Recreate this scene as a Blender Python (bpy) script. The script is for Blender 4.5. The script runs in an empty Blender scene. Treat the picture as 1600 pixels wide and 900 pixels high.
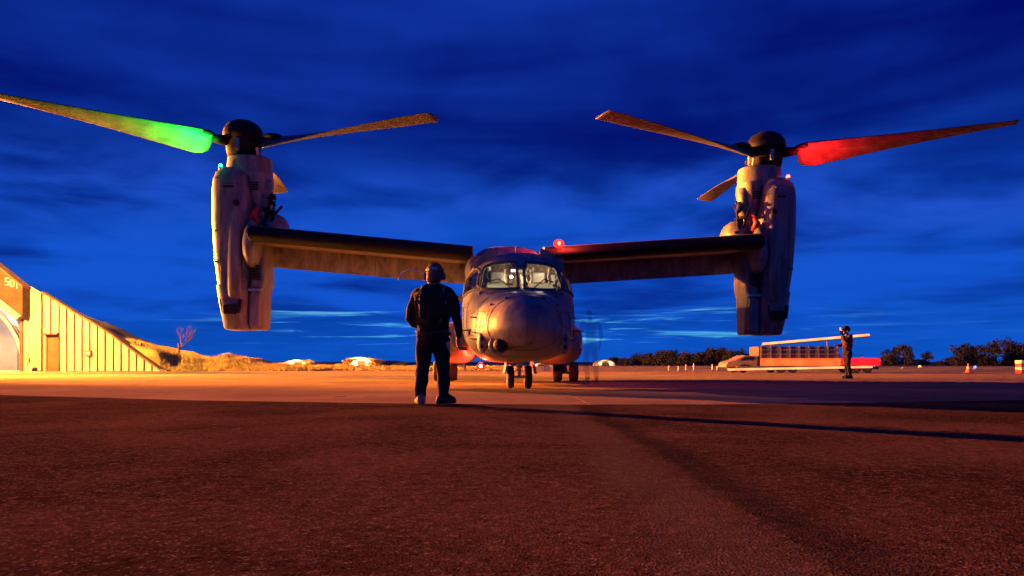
import bpy, bmesh, math, random
from mathutils import Vector, Matrix, Euler, noise
R = math.radians
random.seed(7)
scn = bpy.context.scene
COL = scn.collection
F = 1150.0; HOR = 570.0; CAMZ = 0.48          # focal length in photo pixels, horizon row, camera height (m)

# ------------------------------------------------------------------ camera
cam_d = bpy.data.cameras.new('camera'); cam = bpy.data.objects.new('camera', cam_d); COL.objects.link(cam)
cam_d.sensor_width = 36; cam_d.lens = F/1600*36; cam_d.shift_y = (HOR-450)/1600
cam_d.clip_start = 0.05; cam_d.clip_end = 12000
cam.location = (0, 0, CAMZ); cam.rotation_euler = (R(90), 0, 0)
scn.camera = cam
scn.view_settings.view_transform = 'Standard'; scn.view_settings.look = 'None'
scn.view_settings.exposure = 0; scn.view_settings.gamma = 1
scn.render.engine = 'CYCLES'
scn.cycles.max_bounces = 6; scn.cycles.transparent_max_bounces = 12
scn.cycles.use_denoising = True; scn.cycles.use_light_tree = False
scn.cycles.sample_clamp_indirect = 4

# ------------------------------------------------------------------ node helper
class NG:
    def __init__(s, tree): s.t = tree; s.n = tree.nodes; s.l = tree.links
    def node(s, typ, **kw):
        n = s.n.new(typ)
        for k, v in kw.items(): setattr(n, k, v)
        return n
    def put(s, sock, v):
        if isinstance(v, bpy.types.NodeSocket): s.l.new(v, sock)
        elif v is not None: sock.default_value = v
    def math(s, op, a, b=None, c=None, clamp=False):
        n = s.node('ShaderNodeMath', operation=op, use_clamp=clamp)
        s.put(n.inputs[0], a); s.put(n.inputs[1], b); s.put(n.inputs[2], c)
        return n.outputs[0]
    def noise(s, vec, scale, detail=4, rough=.5, dist=0):
        n = s.node('ShaderNodeTexNoise'); s.put(n.inputs['Vector'], vec)
        n.inputs['Scale'].default_value = scale; n.inputs['Detail'].default_value = detail
        n.inputs['Roughness'].default_value = rough; n.inputs['Distortion'].default_value = dist
        return n.outputs[0]
    def mix(s, f, a, b, mode='MIX'):
        n = s.node('ShaderNodeMix', data_type='RGBA', blend_type=mode)
        s.put(n.inputs[0], f); s.put(n.inputs[6], a); s.put(n.inputs[7], b)
        return n.outputs[2]
    def ramp(s, v, lo, hi, a=0., b=1.):
        n = s.node('ShaderNodeMapRange', interpolation_type='SMOOTHSTEP')
        s.put(n.inputs[0], v); n.inputs[1].default_value = lo; n.inputs[2].default_value = hi
        n.inputs[3].default_value = a; n.inputs[4].default_value = b
        return n.outputs[0]
    def xyz(s, x, y, z):
        n = s.node('ShaderNodeCombineXYZ'); s.put(n.inputs[0], x); s.put(n.inputs[1], y); s.put(n.inputs[2], z)
        return n.outputs[0]
def C4(c): return (c[0], c[1], c[2], 1)

# ------------------------------------------------------------------ world: dusk sky with layered cloud
w = bpy.data.worlds.new('World'); scn.world = w; w.use_nodes = True
g = NG(w.node_tree); g.n.clear()
tc = g.node('ShaderNodeTexCoord'); sep = g.node('ShaderNodeSeparateXYZ'); g.l.new(tc.outputs['Generated'], sep.inputs[0])
X, Y, Z = sep.outputs
hyp = g.math('SQRT', g.math('ADD', g.math('MULTIPLY', X, X), g.math('MULTIPLY', Y, Y)))
el = g.math('DIVIDE', Z, g.math('MAXIMUM', hyp, .05))                      # tangent of elevation
az = g.math('ARCTAN2', X, Y)
den = g.math('ADD', g.math('MAXIMUM', Z, 0.0), .10)
plane = g.xyz(g.math('DIVIDE', X, den), g.math('DIVIDE', Y, den), 0.0)
n1 = g.noise(plane, .75, 5, .55, .6)
n2 = g.noise(plane, 1.5, 5, .52, .3)
bandv = g.xyz(g.math('MULTIPLY', az, 1.6), g.math('MULTIPLY', el, 11.0), 3.7)
n3 = g.noise(bandv, .8, 3, .5, .4)
# cloud deck: dark navy cloud against brighter blue gaps
v = g.math('ADD', g.math('MULTIPLY', n1, .37), g.math('MULTIPLY', n3, .46))
v = g.math('ADD', v, g.math('MULTIPLY', n2, .22))
base_hi = g.mix(g.ramp(v, .40, .68), (.0004, .0035, .135, 1), (.005, .034, .36, 1))
base_lo = g.mix(g.ramp(v, .42, .60), (.0012, .018, .24, 1), (.006, .088, .62, 1))
elw = g.math('ADD', el, g.math('MULTIPLY', g.math('SUBTRACT', n1, .5), .10))
col = g.mix(g.ramp(elw, .12, .36), base_lo, base_hi)
# brighter veil about 13 degrees up, deeper blue above it
veil = g.math('MULTIPLY', g.ramp(elw, .12, .20), g.ramp(elw, .29, .22))
veil = g.math('MULTIPLY', veil, g.ramp(n2, .38, .66))
col = g.mix(g.math('MULTIPLY', veil, .75), col, (.015, .085, .62, 1))
col = g.mix(g.math('MULTIPLY', g.ramp(elw, .0, .10, 1, 0), .8), col, (.003, .09, .55, 1))
# last light breaking through in thin streaks just over the horizon
sv = g.xyz(g.math('MULTIPLY', az, 5.0), g.math('MULTIPLY', el, 95.0), 1.3)
sn = g.noise(sv, 1.0, 5, .62, .5)
streak = g.math('MULTIPLY', g.ramp(sn, .52, .67), g.math('MULTIPLY', g.ramp(el, .018, .04), g.ramp(el, .084, .058)))
azm = g.noise(g.xyz(g.math('MULTIPLY', az, 2.3), .4, 0.0), 1.0, 2, .5, 0)
am = g.math('MULTIPLY', g.ramp(az, -.48, -.22), g.ramp(az, .48, .22))
streak = g.math('MULTIPLY', streak, g.math('ADD', g.math('MULTIPLY', am, .95), .05))
col = g.mix(streak, col, (.09, .52, .92, 1))
core = g.math('MULTIPLY', g.ramp(sn, .62, .72), streak)
col = g.mix(core, col, (.55, .85, .95, 1))
col = g.mix(g.ramp(Z, -.02, 0.0), (.004, .006, .03, 1), col)
bg = g.node('ShaderNodeBackground'); g.l.new(col, bg.inputs[0]); bg.inputs[1].default_value = 1.0
out = g.node('ShaderNodeOutputWorld'); g.l.new(bg.outputs[0], out.inputs[0])

# ------------------------------------------------------------------ lamps
def lamp(name, loc, power, color, radius=.15, typ='POINT', target=None, spot=60, blend=.4):
    d = bpy.data.lights.new(name, typ); d.energy = power; d.color = color
    d.shadow_soft_size = radius
    o = bpy.data.objects.new(name, d); COL.objects.link(o); o.location = loc
    if typ == 'SPOT':
        d.spot_size = R(spot); d.spot_blend = blend
    if target is not None:
        o.rotation_euler = (Vector(target)-Vector(loc)).to_track_quat('-Z', 'Y').to_euler()
    return o
SOD = (1.0, .21, .03)
KEY = (-66.0, 72.0, 15.0)
FILL = (-44.0, 8.0, 2.2)  # unseen fill spot, added to brighten the nose
APR_FILL = (-34.0, 30.0, 6.0)  # unseen spot, added to brighten the concrete on the left
LOW = (-15.6, 19.7, .75)                        # unseen fill spot by the rotor, aimed up at blades and wing
APR = (-34.5, 43.0, 8.5)
lamp('floodlight_lamp', KEY, 2.4e6, SOD, .5)
lamp('apron_lamp', APR, 7.5e4, (1.0, .40, .07), .3)
lamp('nose_fill_lamp', FILL, 4.2e4, (1.0, .30, .07), .6, 'SPOT', (1.2, 12.9, 1.9), 13, .5)
lamp('rotor_fill_lamp', LOW, 1.0e4, (1.0, .34, .06), .25, 'SPOT', (-4.5, 19.0, 4.6), 70, .6)
lamp('apron_lamp', APR_FILL, 4.6e5, (1.0, .30, .03), .3, 'SPOT', (-10, 30.5, 0), 63, .6)

# ------------------------------------------------------------------ materials
def mat(name, color, rough=.6, metal=0., var=.25, vscale=3., bump=0., bscale=30., spec=.5, coords='Object', emit=None, estr=0.):
    m = bpy.data.materials.new(name); m.use_nodes = True
    g = NG(m.node_tree); b = g.n['Principled BSDF']
    tc = g.node('ShaderNodeTexCoord').outputs[coords]
    b.inputs['Roughness'].default_value = rough; b.inputs['Metallic'].default_value = metal
    b.inputs['Specular IOR Level'].default_value = spec
    if var:
        n = g.noise(tc, vscale, 6, .6)
        lo = [c*(1-var) for c in color]; hi = [min(1, c*(1+var)) for c in color]
        g.put(b.inputs['Base Color'], g.mix(g.ramp(n, .3, .7), C4(lo), C4(hi)))
        g.put(b.inputs['Roughness'], g.ramp(g.noise(tc, vscale*2.3, 4), .3, .7, max(.05, rough-.1), min(1, rough+.12)))
    else: b.inputs['Base Color'].default_value = C4(color)
    if bump:
        bn = g.node('ShaderNodeBump'); bn.inputs['Strength'].default_value = bump; bn.inputs['Distance'].default_value = .02
        g.put(bn.inputs['Height'], g.noise(tc, bscale, 5, .6)); g.put(b.inputs['Normal'], bn.outputs[0])
    if emit:
        b.inputs['Emission Color'].default_value = C4(emit); b.inputs['Emission Strength'].default_value = estr
    return m
M = {}
def paint_material():
    m = mat('aircraft_paint', (.30, .30, .31), .48, 0, .0)
    g = NG(m.node_tree); b = g.n['Principled BSDF']
    tc = g.node('ShaderNodeTexCoord').outputs['Object']
    mp = g.node('ShaderNodeMapping'); mp.inputs['Scale'].default_value = (3, 3, .7); g.l.new(tc, mp.inputs[0])
    a = g.noise(mp.outputs[0], 1.6, 7, .65, .5); s = g.noise(tc, 14, 5, .7)
    c = g.mix(g.ramp(a, .32, .68), (.085, .085, .09, 1), (.225, .22, .225, 1))
    c = g.mix(g.ramp(s, .60, .78, 0, .55), c, (.12, .11, .10, 1))
    g.put(b.inputs['Base Color'], c)
    g.put(b.inputs['Roughness'], g.ramp(a, .3, .7, .38, .6))
    bn = g.node('ShaderNodeBump'); bn.inputs['Strength'].default_value = .18; bn.inputs['Distance'].default_value = .02
    g.put(bn.inputs['Height'], g.noise(tc, 5, 3, .5)); g.put(b.inputs['Normal'], bn.outputs[0])
    return m
M['paint'] = paint_material()
M['paint_dark'] = mat('dark_paint', (.10, .10, .105), .5, 0, .3, 5)
M['boot'] = mat('black_rubber_boot', (.010, .010, .012), .75, 0, .3, 4, spec=.15)
M['seam'] = mat('panel_seam', (.06, .06, .06), .7, 0, 0)
M['blade'] = mat('blade_paint', (.085, .082, .08), .5, 0, .35, 2.5, spec=.25)
M['hub'] = mat('hub_black', (.008, .008, .010), .7, 0, .3, 8, spec=.2)
M['metal'] = mat('worn_metal', (.38, .36, .33), .35, .8, .3, 9)
M['rubber'] = mat('tyre_rubber', (.022, .022, .022), .75, 0, .3, 12, .3, 60)
M['void'] = mat('void_black', (.008, .008, .008), .9, 0, 0)  # near-black, stands in for the shade inside ports, slots and grooves
M['cloth'] = mat('dark_cloth', (.014, .014, .015), .9, 0, .4, 14, .5, 40, .2)
M['cloth2'] = mat('navy_coverall', (.03, .028, .035), .9, 0, .4, 10, .5, 40, .2)
M['skin'] = mat('skin', (.42, .25, .18), .6, 0, .1, 8)
M['helmet'] = mat('helmet_shell', (.10, .055, .03), .6, 0, .25, 9)
M['boots'] = mat('tan_boots', (.32, .22, .13), .75, 0, .3, 20)
M['boots_black'] = mat('black_boots', (.03, .025, .02), .7, 0, .3, 20)
M['seat'] = mat('seat_cover', (.14, .11, .08), .8, 0, .4, 9)
M['cockpit'] = mat('cockpit_lining', (.20, .15, .10), .7, 0, .8, 11)
M['white'] = mat('white_paint', (.72, .68, .60), .6, 0, .15, 2, .1, 20)
M['panel'] = mat('painted_wall_panel', (.58, .48, .30), .65, 0, .18, .9, .12, 9)
M['rust'] = mat('brown_steel', (.16, .09, .045), .7, 0, .35, 3)
M['fascia'] = mat('fascia_steel', (.06, .035, .014), .7, 0, .35, 1.2)
M['door'] = mat('ochre_door', (.20, .10, .035), .6, 0, .25, 2)
M['tree_bark'] = mat('bark', (.07, .05, .035), .9, 0, .4, 12, .5, 20)
M['leaf'] = mat('dark_leaves', (.018, .026, .012), .85, 0, .5, 3)
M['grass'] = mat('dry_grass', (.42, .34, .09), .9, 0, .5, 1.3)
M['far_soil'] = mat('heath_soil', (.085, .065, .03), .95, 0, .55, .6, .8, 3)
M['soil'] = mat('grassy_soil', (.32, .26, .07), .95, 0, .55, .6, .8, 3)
M['canvas'] = mat('pale_canvas', (.6, .55, .45), .8, 0, .3, .8)
def emis(name, color, s):
    m = bpy.data.materials.new(name); m.use_nodes = True; g = NG(m.node_tree); g.n.clear()
    e = g.node('ShaderNodeEmission'); e.inputs[0].default_value = C4(color); e.inputs[1].default_value = s
    # a little variation over the lit surface, as in a real diffuser
    tc = g.node('ShaderNodeTexCoord').outputs['Object']
    g.put(e.inputs[1], g.ramp(g.noise(tc, 1.4, 2), .3, .7, s*.75, s*1.2))
    o = g.node('ShaderNodeOutputMaterial'); g.l.new(e.outputs[0], o.inputs[0]); return m
M['red_glow'] = emis('red_lens', (1, .08, .03), 14)
M['green_glow'] = emis('green_lens', (.05, 1, .3), 6)
M['warm_glow'] = emis('warm_lens', (1, .75, .4), 6)
M['wand_glow'] = emis('wand_tube', (1, .25, .18), 3)
M['trail_orange'] = emis('orange_light_trail', (1.0, .085, .018), 2.4)
M['trail_red'] = emis('red_light_trail', (1.0, .012, .018), 1.7)
M['trail_warm'] = emis('warm_light_trail', (1.0, .28, .10), 2.6)
def glass():
    m = bpy.data.materials.new('canopy_glass'); m.use_nodes = True; g = NG(m.node_tree); g.n.clear()
    t = g.node('ShaderNodeBsdfTransparent'); t.inputs[0].default_value = (.86, .88, .84, 1)
    gl = g.node('ShaderNodeBsdfGlossy'); gl.inputs['Roughness'].default_value = .04
    fr = g.node('ShaderNodeFresnel'); fr.inputs[0].default_value = 1.5
    tc = g.node('ShaderNodeTexCoord').outputs['Object']
    bn = g.node('ShaderNodeBump'); bn.inputs['Strength'].default_value = .05; g.put(bn.inputs['Height'], g.noise(tc, 3, 2))
    g.put(gl.inputs['Normal'], bn.outputs[0])
    mx = g.node('ShaderNodeMixShader'); g.l.new(fr.outputs[0], mx.inputs[0]); g.l.new(t.outputs[0], mx.inputs[1]); g.l.new(gl.outputs[0], mx.inputs[2])
    o = g.node('ShaderNodeOutputMaterial'); g.l.new(mx.outputs[0], o.inputs[0]); return m
M['glass'] = glass()

def concrete_mat():
    m = mat('apron_concrete', (.25, .24, .22), 1, 0, 0, spec=0); g = NG(m.node_tree); b = g.n['Principled BSDF']
    pos = g.node('ShaderNodeNewGeometry').outputs['Position']
    oi = g.node('ShaderNodeObjectInfo').outputs['Random']
    a = g.noise(pos, .35, 6, .6, .5); s = g.noise(pos, 9, 5, .7)
    c = g.mix(g.ramp(a, .3, .7), (.19, .135, .085, 1), (.32, .235, .15, 1))
    c = g.mix(g.ramp(s, .35, .7, 0, .3), c, (.12, .11, .10, 1))
    c = g.mix(g.math('MULTIPLY', oi, .28), c, (.13, .12, .11, 1))
    st = g.noise(pos, 1.1, 3, .5, 1.5)
    c = g.mix(g.ramp(st, .62, .72, 0, .45), c, (.08, .075, .07, 1))
    g.put(b.inputs['Base Color'], c)
    bn = g.node('ShaderNodeBump'); bn.inputs['Strength'].default_value = .35; bn.inputs['Distance'].default_value = .01
    g.put(bn.inputs['Height'], g.noise(pos, 25, 6, .7)); g.put(b.inputs['Normal'], bn.outputs[0])
    return m
def asphalt_mat():
    m = mat('asphalt', (.06, .06, .06), .88, 0, 0, spec=.12); g = NG(m.node_tree); b = g.n['Principled BSDF']; b.inputs['Specular IOR Level'].default_value = .0; b.inputs['Roughness'].default_value = 1
    pos = g.node('ShaderNodeNewGeometry').outputs['Position']
    sx = g.node('ShaderNodeSeparateXYZ'); g.l.new(pos, sx.inputs[0])
    a = g.noise(pos, .55, 5, .6, .6); f = g.math('ADD', g.math('MULTIPLY', g.noise(pos, 48, 6, .85), .6), g.math('MULTIPLY', g.noise(pos, 15, 5, .8), .4))
    vo = g.node('ShaderNodeTexVoronoi'); vo.inputs['Scale'].default_value = 130; g.l.new(pos, vo.inputs['Vector'])
    c = g.mix(g.ramp(a, .3, .7), (.030, .016, .011, 1), (.090, .050, .034, 1))
    ol = g.noise(pos, 2.4, 4, .6, .8)
    c = g.mix(g.ramp(ol, .60, .72, 0, .6), c, (.012, .010, .010, 1))
    c = g.mix(g.ramp(f, .52, .64, 0, .85), c, (.17, .11, .085, 1))
    sc = g.node('ShaderNodeSeparateColor'); g.l.new(vo.outputs['Color'], sc.inputs[0])
    c = g.mix(g.ramp(sc.outputs[0], .86, 1.0, 0, .8), c, (.17, .15, .13, 1))
    c = g.mix(g.ramp(f, .50, .38, 0, .9), c, (.010, .008, .008, 1))
    # pale worn wheel lane beside the paving seam
    wob = g.math('ADD', g.math('MULTIPLY', g.math('SUBTRACT', g.noise(pos, .9, 4, .6), .5), .35), g.math('MULTIPLY', g.math('SUBTRACT', g.noise(pos, 12, 4, .7), .5), .16))
    xx = g.math('ADD', sx.outputs[0], wob)
    lane = g.math('MULTIPLY', g.ramp(xx, .28, .50), g.ramp(xx, .78, .62))
    c = g.mix(g.math('MULTIPLY', lane, .40), c, (.09, .072, .062, 1))
    seam = g.math('MULTIPLY', g.ramp(xx, .70, .78), g.ramp(xx, 1.02, .84))
    c = g.mix(g.math('MULTIPLY', seam, .55), c, (.014, .014, .014, 1))
    g.put(b.inputs['Base Color'], c)
    bn = g.node('ShaderNodeBump'); bn.inputs['Strength'].default_value = .6; bn.inputs['Distance'].default_value = .004
    h = g.math('ADD', g.math('MULTIPLY', vo.outputs['Distance'], 1.2), g.math('MULTIPLY', f, .9))
    g.put(bn.inputs['Height'], h); g.put(b.inputs['Normal'], bn.outputs[0])
    return m
M['concrete'] = concrete_mat(); M['asphalt'] = asphalt_mat()

# ------------------------------------------------------------------ mesh helpers
class MB:
    """collects vertices and faces, then becomes ONE mesh object"""
    def __init__(s): s.v = []; s.f = []
    def add(s, vs, fs):
        n = len(s.v); s.v += [tuple(p) for p in vs]; s.f += [tuple(i+n for i in f) for f in fs]; return s
    def box(s, lo, hi, rot=None, about=None):
        x0, y0, z0 = lo; x1, y1, z1 = hi
        P = [Vector(p) for p in ((x0,y0,z0),(x1,y0,z0),(x1,y1,z0),(x0,y1,z0),(x0,y0,z1),(x1,y0,z1),(x1,y1,z1),(x0,y1,z1))]
        if rot is not None:
            c = Vector(about) if about is not None else sum(P, Vector())/8
            m = Euler(rot).to_matrix(); P = [m@(p-c)+c for p in P]
        return s.add(P, [(3,2,1,0),(4,5,6,7),(0,1,5,4),(1,2,6,5),(2,3,7,6),(3,0,4,7)])
    def prism(s, poly, y0, y1):
        """polygon in (x,z), extruded along y"""
        n = len(poly)
        vs = [(x, y0, z) for x, z in poly]+[(x, y1, z) for x, z in poly]
        fs = [tuple(range(n)), tuple(range(2*n-1, n-1, -1))]+[(i, i+n, (i+1) % n+n, (i+1) % n) for i in range(n)]
        return s.add(vs, fs)
    def loft(s, rings, cap=True):
        n = len(rings[0]); vs = [p for r in rings for p in r]; fs = []
        for k in range(len(rings)-1):
            for i in range(n):
                j = (i+1) % n
                fs.append((k*n+i, k*n+j, (k+1)*n+j, (k+1)*n+i))
        if cap: fs += [tuple(range(n-1, -1, -1)), tuple(range((len(rings)-1)*n, len(rings)*n))]
        return s.add(vs, fs)
    def tube(s, pts, rad, n=8, cap=True):
        pts = [Vector(p) for p in pts]; rings = []
        up = Vector((0, 0, 1)); a = None
        for i, p in enumerate(pts):
            t = (pts[min(i+1, len(pts)-1)]-pts[max(i-1, 0)]).normalized()
            if a is None: a = t.cross(up if abs(t.z) < .9 else Vector((1, 0, 0))).normalized()
            else: a = (a-t*a.dot(t)).normalized()
            b = t.cross(a); r = rad[i] if hasattr(rad, '__len__') else rad
            rings.append([p+(a*math.cos(q)+b*math.sin(q))*r for q in (2*math.pi*k/n for k in range(n))])
        return s.loft(rings, cap)
    def lathe(s, prof, c=(0, 0, 0), n=24, axis='Z'):
        rings = []
        for r, h in prof:
            ring = []
            for k in range(n):
                q = 2*math.pi*k/n; a, b = max(r, 1e-4)*math.cos(q), max(r, 1e-4)*math.sin(q)
                ring.append((c[0]+a, c[1]+b, c[2]+h) if axis == 'Z' else (c[0]+h, c[1]+a, c[2]+b) if axis == 'X' else (c[0]+a, c[1]+h, c[2]+b))
            rings.append(ring)
        return s.loft(rings)
    def ell(s, c, r, n=16, m=10, rot=None):
        vs = []; fs = []; mt = Euler(rot).to_matrix() if rot else Matrix.Identity(3); c = Vector(c)
        for i in range(m+1):
            t = math.pi*i/m
            for k in range(n):
                q = 2*math.pi*k/n
                vs.append(c+mt@Vector((r[0]*math.sin(t)*math.cos(q)+1e-5*math.cos(q), r[1]*math.sin(t)*math.sin(q)+1e-5*math.sin(q), r[2]*math.cos(t))))
        for i in range(m):
            for k in range(n):
                j = (k+1) % n; fs.append((i*n+k, (i+1)*n+k, (i+1)*n+j, i*n+j))
        return s.add(vs, fs)
    def mesh(s, name, m, smooth=False, angle=None):
        me = bpy.data.meshes.new(name); me.from_pydata(s.v, [], s.f); me.update()
        bm = bmesh.new(); bm.from_mesh(me); bmesh.ops.recalc_face_normals(bm, faces=bm.faces[:])
        if angle:
            for e in bm.edges: e.smooth = not (len(e.link_faces) == 2 and e.calc_face_angle(0) > R(angle))
        bm.to_mesh(me); bm.free()
        if smooth or angle: me.polygons.foreach_set('use_smooth', [True]*len(me.polygons))
        me.materials.append(m); return me
    def obj(s, name, m, parent=None, smooth=False, angle=None, bevel=0, label=None):
        o = bpy.data.objects.new(name, s.mesh(name, m, smooth, angle)); COL.objects.link(o)
        if parent is not None: o.parent = parent
        if bevel:
            b = o.modifiers.new('bevel', 'BEVEL'); b.width = bevel; b.segments = 2; b.limit_method = 'ANGLE'; b.angle_limit = R(35)
        if label: o['label'] = label
        return o
def tag(o, label=None, cat=None, group=None, kind=None):
    if label: o['label'] = label
    if cat: o['category'] = cat
    if group: o['group'] = group
    if kind: o['kind'] = kind
    return o
def empty(name, loc=(0, 0, 0), rz=0, **kw):
    o = bpy.data.objects.new(name, None); COL.objects.link(o); o.location = loc; o.rotation_euler = (0, 0, rz)
    o.empty_display_size = .3
    return tag(o, **kw)
def copy_tree(o, parent=None):
    c = o.copy(); COL.objects.link(c); c.parent = parent
    for ch in list(o.children): copy_tree(ch, c)
    return c
def at(px, py, Yd):                      # photo reading -> metres at distance Yd
    return Vector(((px-800)/F*Yd, Yd, CAMZ+(HOR-py)/F*Yd))
def lerp_tab(tab, x):
    if x <= tab[0][0]: return tab[0][1]
    for (a, va), (b, vb) in zip(tab, tab[1:]):
        if x <= b: return va+(vb-va)*(x-a)/(b-a)
    return tab[-1][1]
def sm(t): t = min(1, max(0, t)); return t*t*(3-2*t)

# ================================================================== SETTING
def yedge(x): return min(78, max(36, 69-(x+33)*.392))
def gz(x, y):
    d = y-yedge(x)
    z = .34*sm(d/11)
    far = max(0, y-400)
    return z+far*.004+ (noise.noise(Vector((x*.05, y*.05, 0)))*.12 if d > 6 else 0)*sm((d-6)/20)
# far ground, one sheet to the horizon
mb = MB(); xs = [-4000, -1500, -600, -300, -200]+[-150+6*i for i in range(51)]+[200, 300, 600, 1500, 4000]
ys = [-60, -20, 0, 10, 20, 30]+[34+2.2*i for i in range(34)]+[115, 130, 150, 180, 230, 300, 400, 600, 1000, 2500, 6000]
vs = [(x, y, gz(x, y)-.03) for y in ys for x in xs]; nx = len(xs)
mb.add(vs, [(j*nx+i, j*nx+i+1, (j+1)*nx+i+1, (j+1)*nx+i) for j in range(len(ys)-1) for i in range(nx-1)])
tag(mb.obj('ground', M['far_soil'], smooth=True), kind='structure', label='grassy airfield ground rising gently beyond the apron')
# apron of cast concrete slabs, recessed joints
apron = empty('apron', label='pale concrete slab apron under the aircraft', kind='structure')
sub = MB().add([(-80, 6, -.006), (80, 6, -.006), (80, yedge(80), -.006), (-33, 69, -.006), (-80, 76, -.006)], [(0, 1, 2, 3, 4)])
sub.obj('joint_filler', M['seam'], apron)
SW, SL = 6.85, 7.6; X0, Y0 = -5.95-6.85*8, 8.2-7.6*.15; ang = R(1.6)
bmx = MB().box((0.013, 0.013, -.018), (SW-.013, SL-.013, 0)); slab_me = bmx.mesh('slab', M['concrete'])
for i in range(16):
    for j in range(9):
        x, y = X0+i*SW, Y0+j*SL
        if y+SL > yedge(x+SW/2)+4: continue
        o = bpy.data.objects.new('slab', slab_me); COL.objects.link(o); o.parent = apron
        o.location = (x-(y-8)*math.tan(ang), y, random.uniform(-.001, .001)); 
# front asphalt, three paving lanes with stepped seams
edge = [(-60, 20), (-30, 17.2), (-8, 11.5), (-4.2, 9.75), (-1.2, 8.95), (.76, 8.72), (2.5, 8.8), (4.9, 9.35), (7.5, 10.0), (20, 14), (60, 30)]
def lane(pts, x0, x1, z):
    P = [p for p in pts if x0 <= p[0] <= x1]
    if P[0][0] > x0: P.insert(0, (x0, lerp_tab(pts, x0)))
    if P[-1][0] < x1: P.append((x1, lerp_tab(pts, x1)))
    m = MB()
    top = [(x, y, z) for x, y in P]; bot = [(x, -30, z) for x, y in P]
    n = len(P); m.add(top+bot+[(x, y, -.01) for x, y, _ in top], [(i, i+1, n+i+1, n+i) for i in range(n-1)]+[(i, i+1, 2*n+i+1, 2*n+i) for i in range(n-1)])
    return m
asph = empty('asphalt', label='rough dark asphalt in front of the concrete apron', kind='structure')
lane(edge, -60, .76, .009).obj('paving_lane', M['asphalt'], asph)
lane(edge, .76, 60, .008).obj('paving_lane', M['asphalt'], asph)

for i in range(7):
    for j in range(3):
        x, y = X0+(i+5)*SW+SW/2, Y0+j*SL+SL/2+.3
        if y > 9.6: MB().lathe([(.0, .0), (.09, .0), (.11, .004), (.05, .012), (.0, .012)], (x-(y-8)*math.tan(ang), y, .003), 14).obj('tie_down_point', M['rust'], apron)
# ---- low dark hill on the horizon
def ridge(name, pts, Yd, depth, m, label):
    """pts: (px, py) skyline at distance Yd"""
    mbh = MB(); P = [at(px, py, Yd) for px, py in pts]; rings = []
    xs = []
    for a, b in zip(P, P[1:]):
        for k in range(6): xs.append(a.lerp(b, k/6))
    xs.append(P[-1])
    rows = []
    for t, hh in ((0, 0), (.25, .55), (.5, .92), (.7, 1), (1, .7)):
        rows.append([(p.x*(1+t*depth/Yd), Yd+t*depth, max(.0, (p.z*(1+.7*depth/Yd))*hh + noise.noise(Vector((p.x*.12, t*3, 1)))*.10*(p.z if hh else 0))) for p in xs])
    n = len(xs); vs = [q for r in rows for q in r]
    mbh.add(vs, [(j*n+i, j*n+i+1, (j+1)*n+i+1, (j+1)*n+i) for j in range(4) for i in range(n-1)])
    return tag(mbh.obj(name, m, smooth=True), label=label, kind='structure')
M['hillm'] = mat('heath_hill', (.03, .026, .016), .95, 0, .5, .05)
ridge('hill', [(440, 577), (480, 566), (520, 566), (560, 569), (585, 564), (620, 564), (650, 569), (700, 574), (760, 575)], 260, 60, M['hillm'], 'low dark heath hill on the horizon left of the aircraft')
ridge('hill', [(860, 575), (930, 566), (980, 560), (1040, 556), (1120, 553), (1200, 553), (1300, 562), (1400, 566), (1500, 568), (1700, 566)], 300, 70, M['hillm'], 'long dark rise on the horizon right of the aircraft')

# ================================================================== HANGAR with number fascia and retaining wing wall
HY = 55.0
def B(px, py): p = at(px, py, HY); return (p.x, p.z)
hg = empty('aircraft_shelter', (0, 0, 0), label='floodlit ribbed aircraft shelter with number fascia, door and sloping wing wall', cat='shelter')
topline = [(30, 446), (66, 456), (90, 470), (117, 487), (150, 506), (178, 524), (202, 542), (226, 559), (251, 577), (262, 579)]
def ztop(px): return CAMZ+(HOR-lerp_tab(topline, px))/F*HY
edges = [67, 80, 93, 105, 117, 129, 141, 153, 165, 178, 190, 202, 214, 226, 238, 251]
bx = lambda px: (px-800)/F*HY
mbk = MB(); pts = [(bx(37), 0)]+[(bx(262), 0)]+[(bx(p), max(.05, ztop(p)-.1)) for p in (251, 226, 202, 178, 150, 117, 90, 66, 37)]
mbk.prism(pts, HY+.10, HY+.45); mbk.obj('backing_wall', M['rust'], hg)
for a, b in zip(edges, edges[1:]):
    xa, xb = bx(a)+.055, bx(b)-.055; za, zb = max(.12, ztop(a)-.14), max(.06, ztop(b)-.14)
    z0 = 0.0
    if a in (67, 80): z0 = B(0, 521)[1]
    if a == 67:
        MB().prism([(xa, 0), (bx(71.5), 0), (bx(71.5), z0), (xb, z0), (xb, zb), (xa, za)], HY-.06, HY+.097).obj('wall_panel', M['panel'], hg, bevel=.02)
    else:
        MB().prism([(xa, z0), (xb, z0), (xb, zb), (xa, za)], HY-.06, HY+.097).obj('wall_panel', M['panel'], hg, bevel=.02)
# coping along the slope
cp = MB()
for (a, b) in zip(topline[1:], topline[2:]):
    xa, za = B(*a); xb, zb = B(*b)
    cp.prism([(xa, za-.12), (xb, zb-.12), (xb, zb+.03), (xa, za+.03)], HY-.16, HY+.5)
cp.obj('coping', M['rust'], hg)
MB().prism([(bx(39), 0), (bx(65.5), 0), (bx(65.5), ztop(66)-.1), (bx(50), B(0, 448)[1]), (bx(39), B(0, 448)[1])], HY-.12, HY+.097).obj('corner_pillar', M['panel'], hg, bevel=.03)
MB().box((bx(34), HY-.25, 0), (bx(38.4), HY+3, B(0, 490)[1])).obj('door_jamb', M['rust'], hg)
MB().box((bx(37.2), HY-.14, .0), (bx(39.2), HY-.03, B(0, 494)[1])).obj('jamb_strip', M['panel'], hg)
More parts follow.
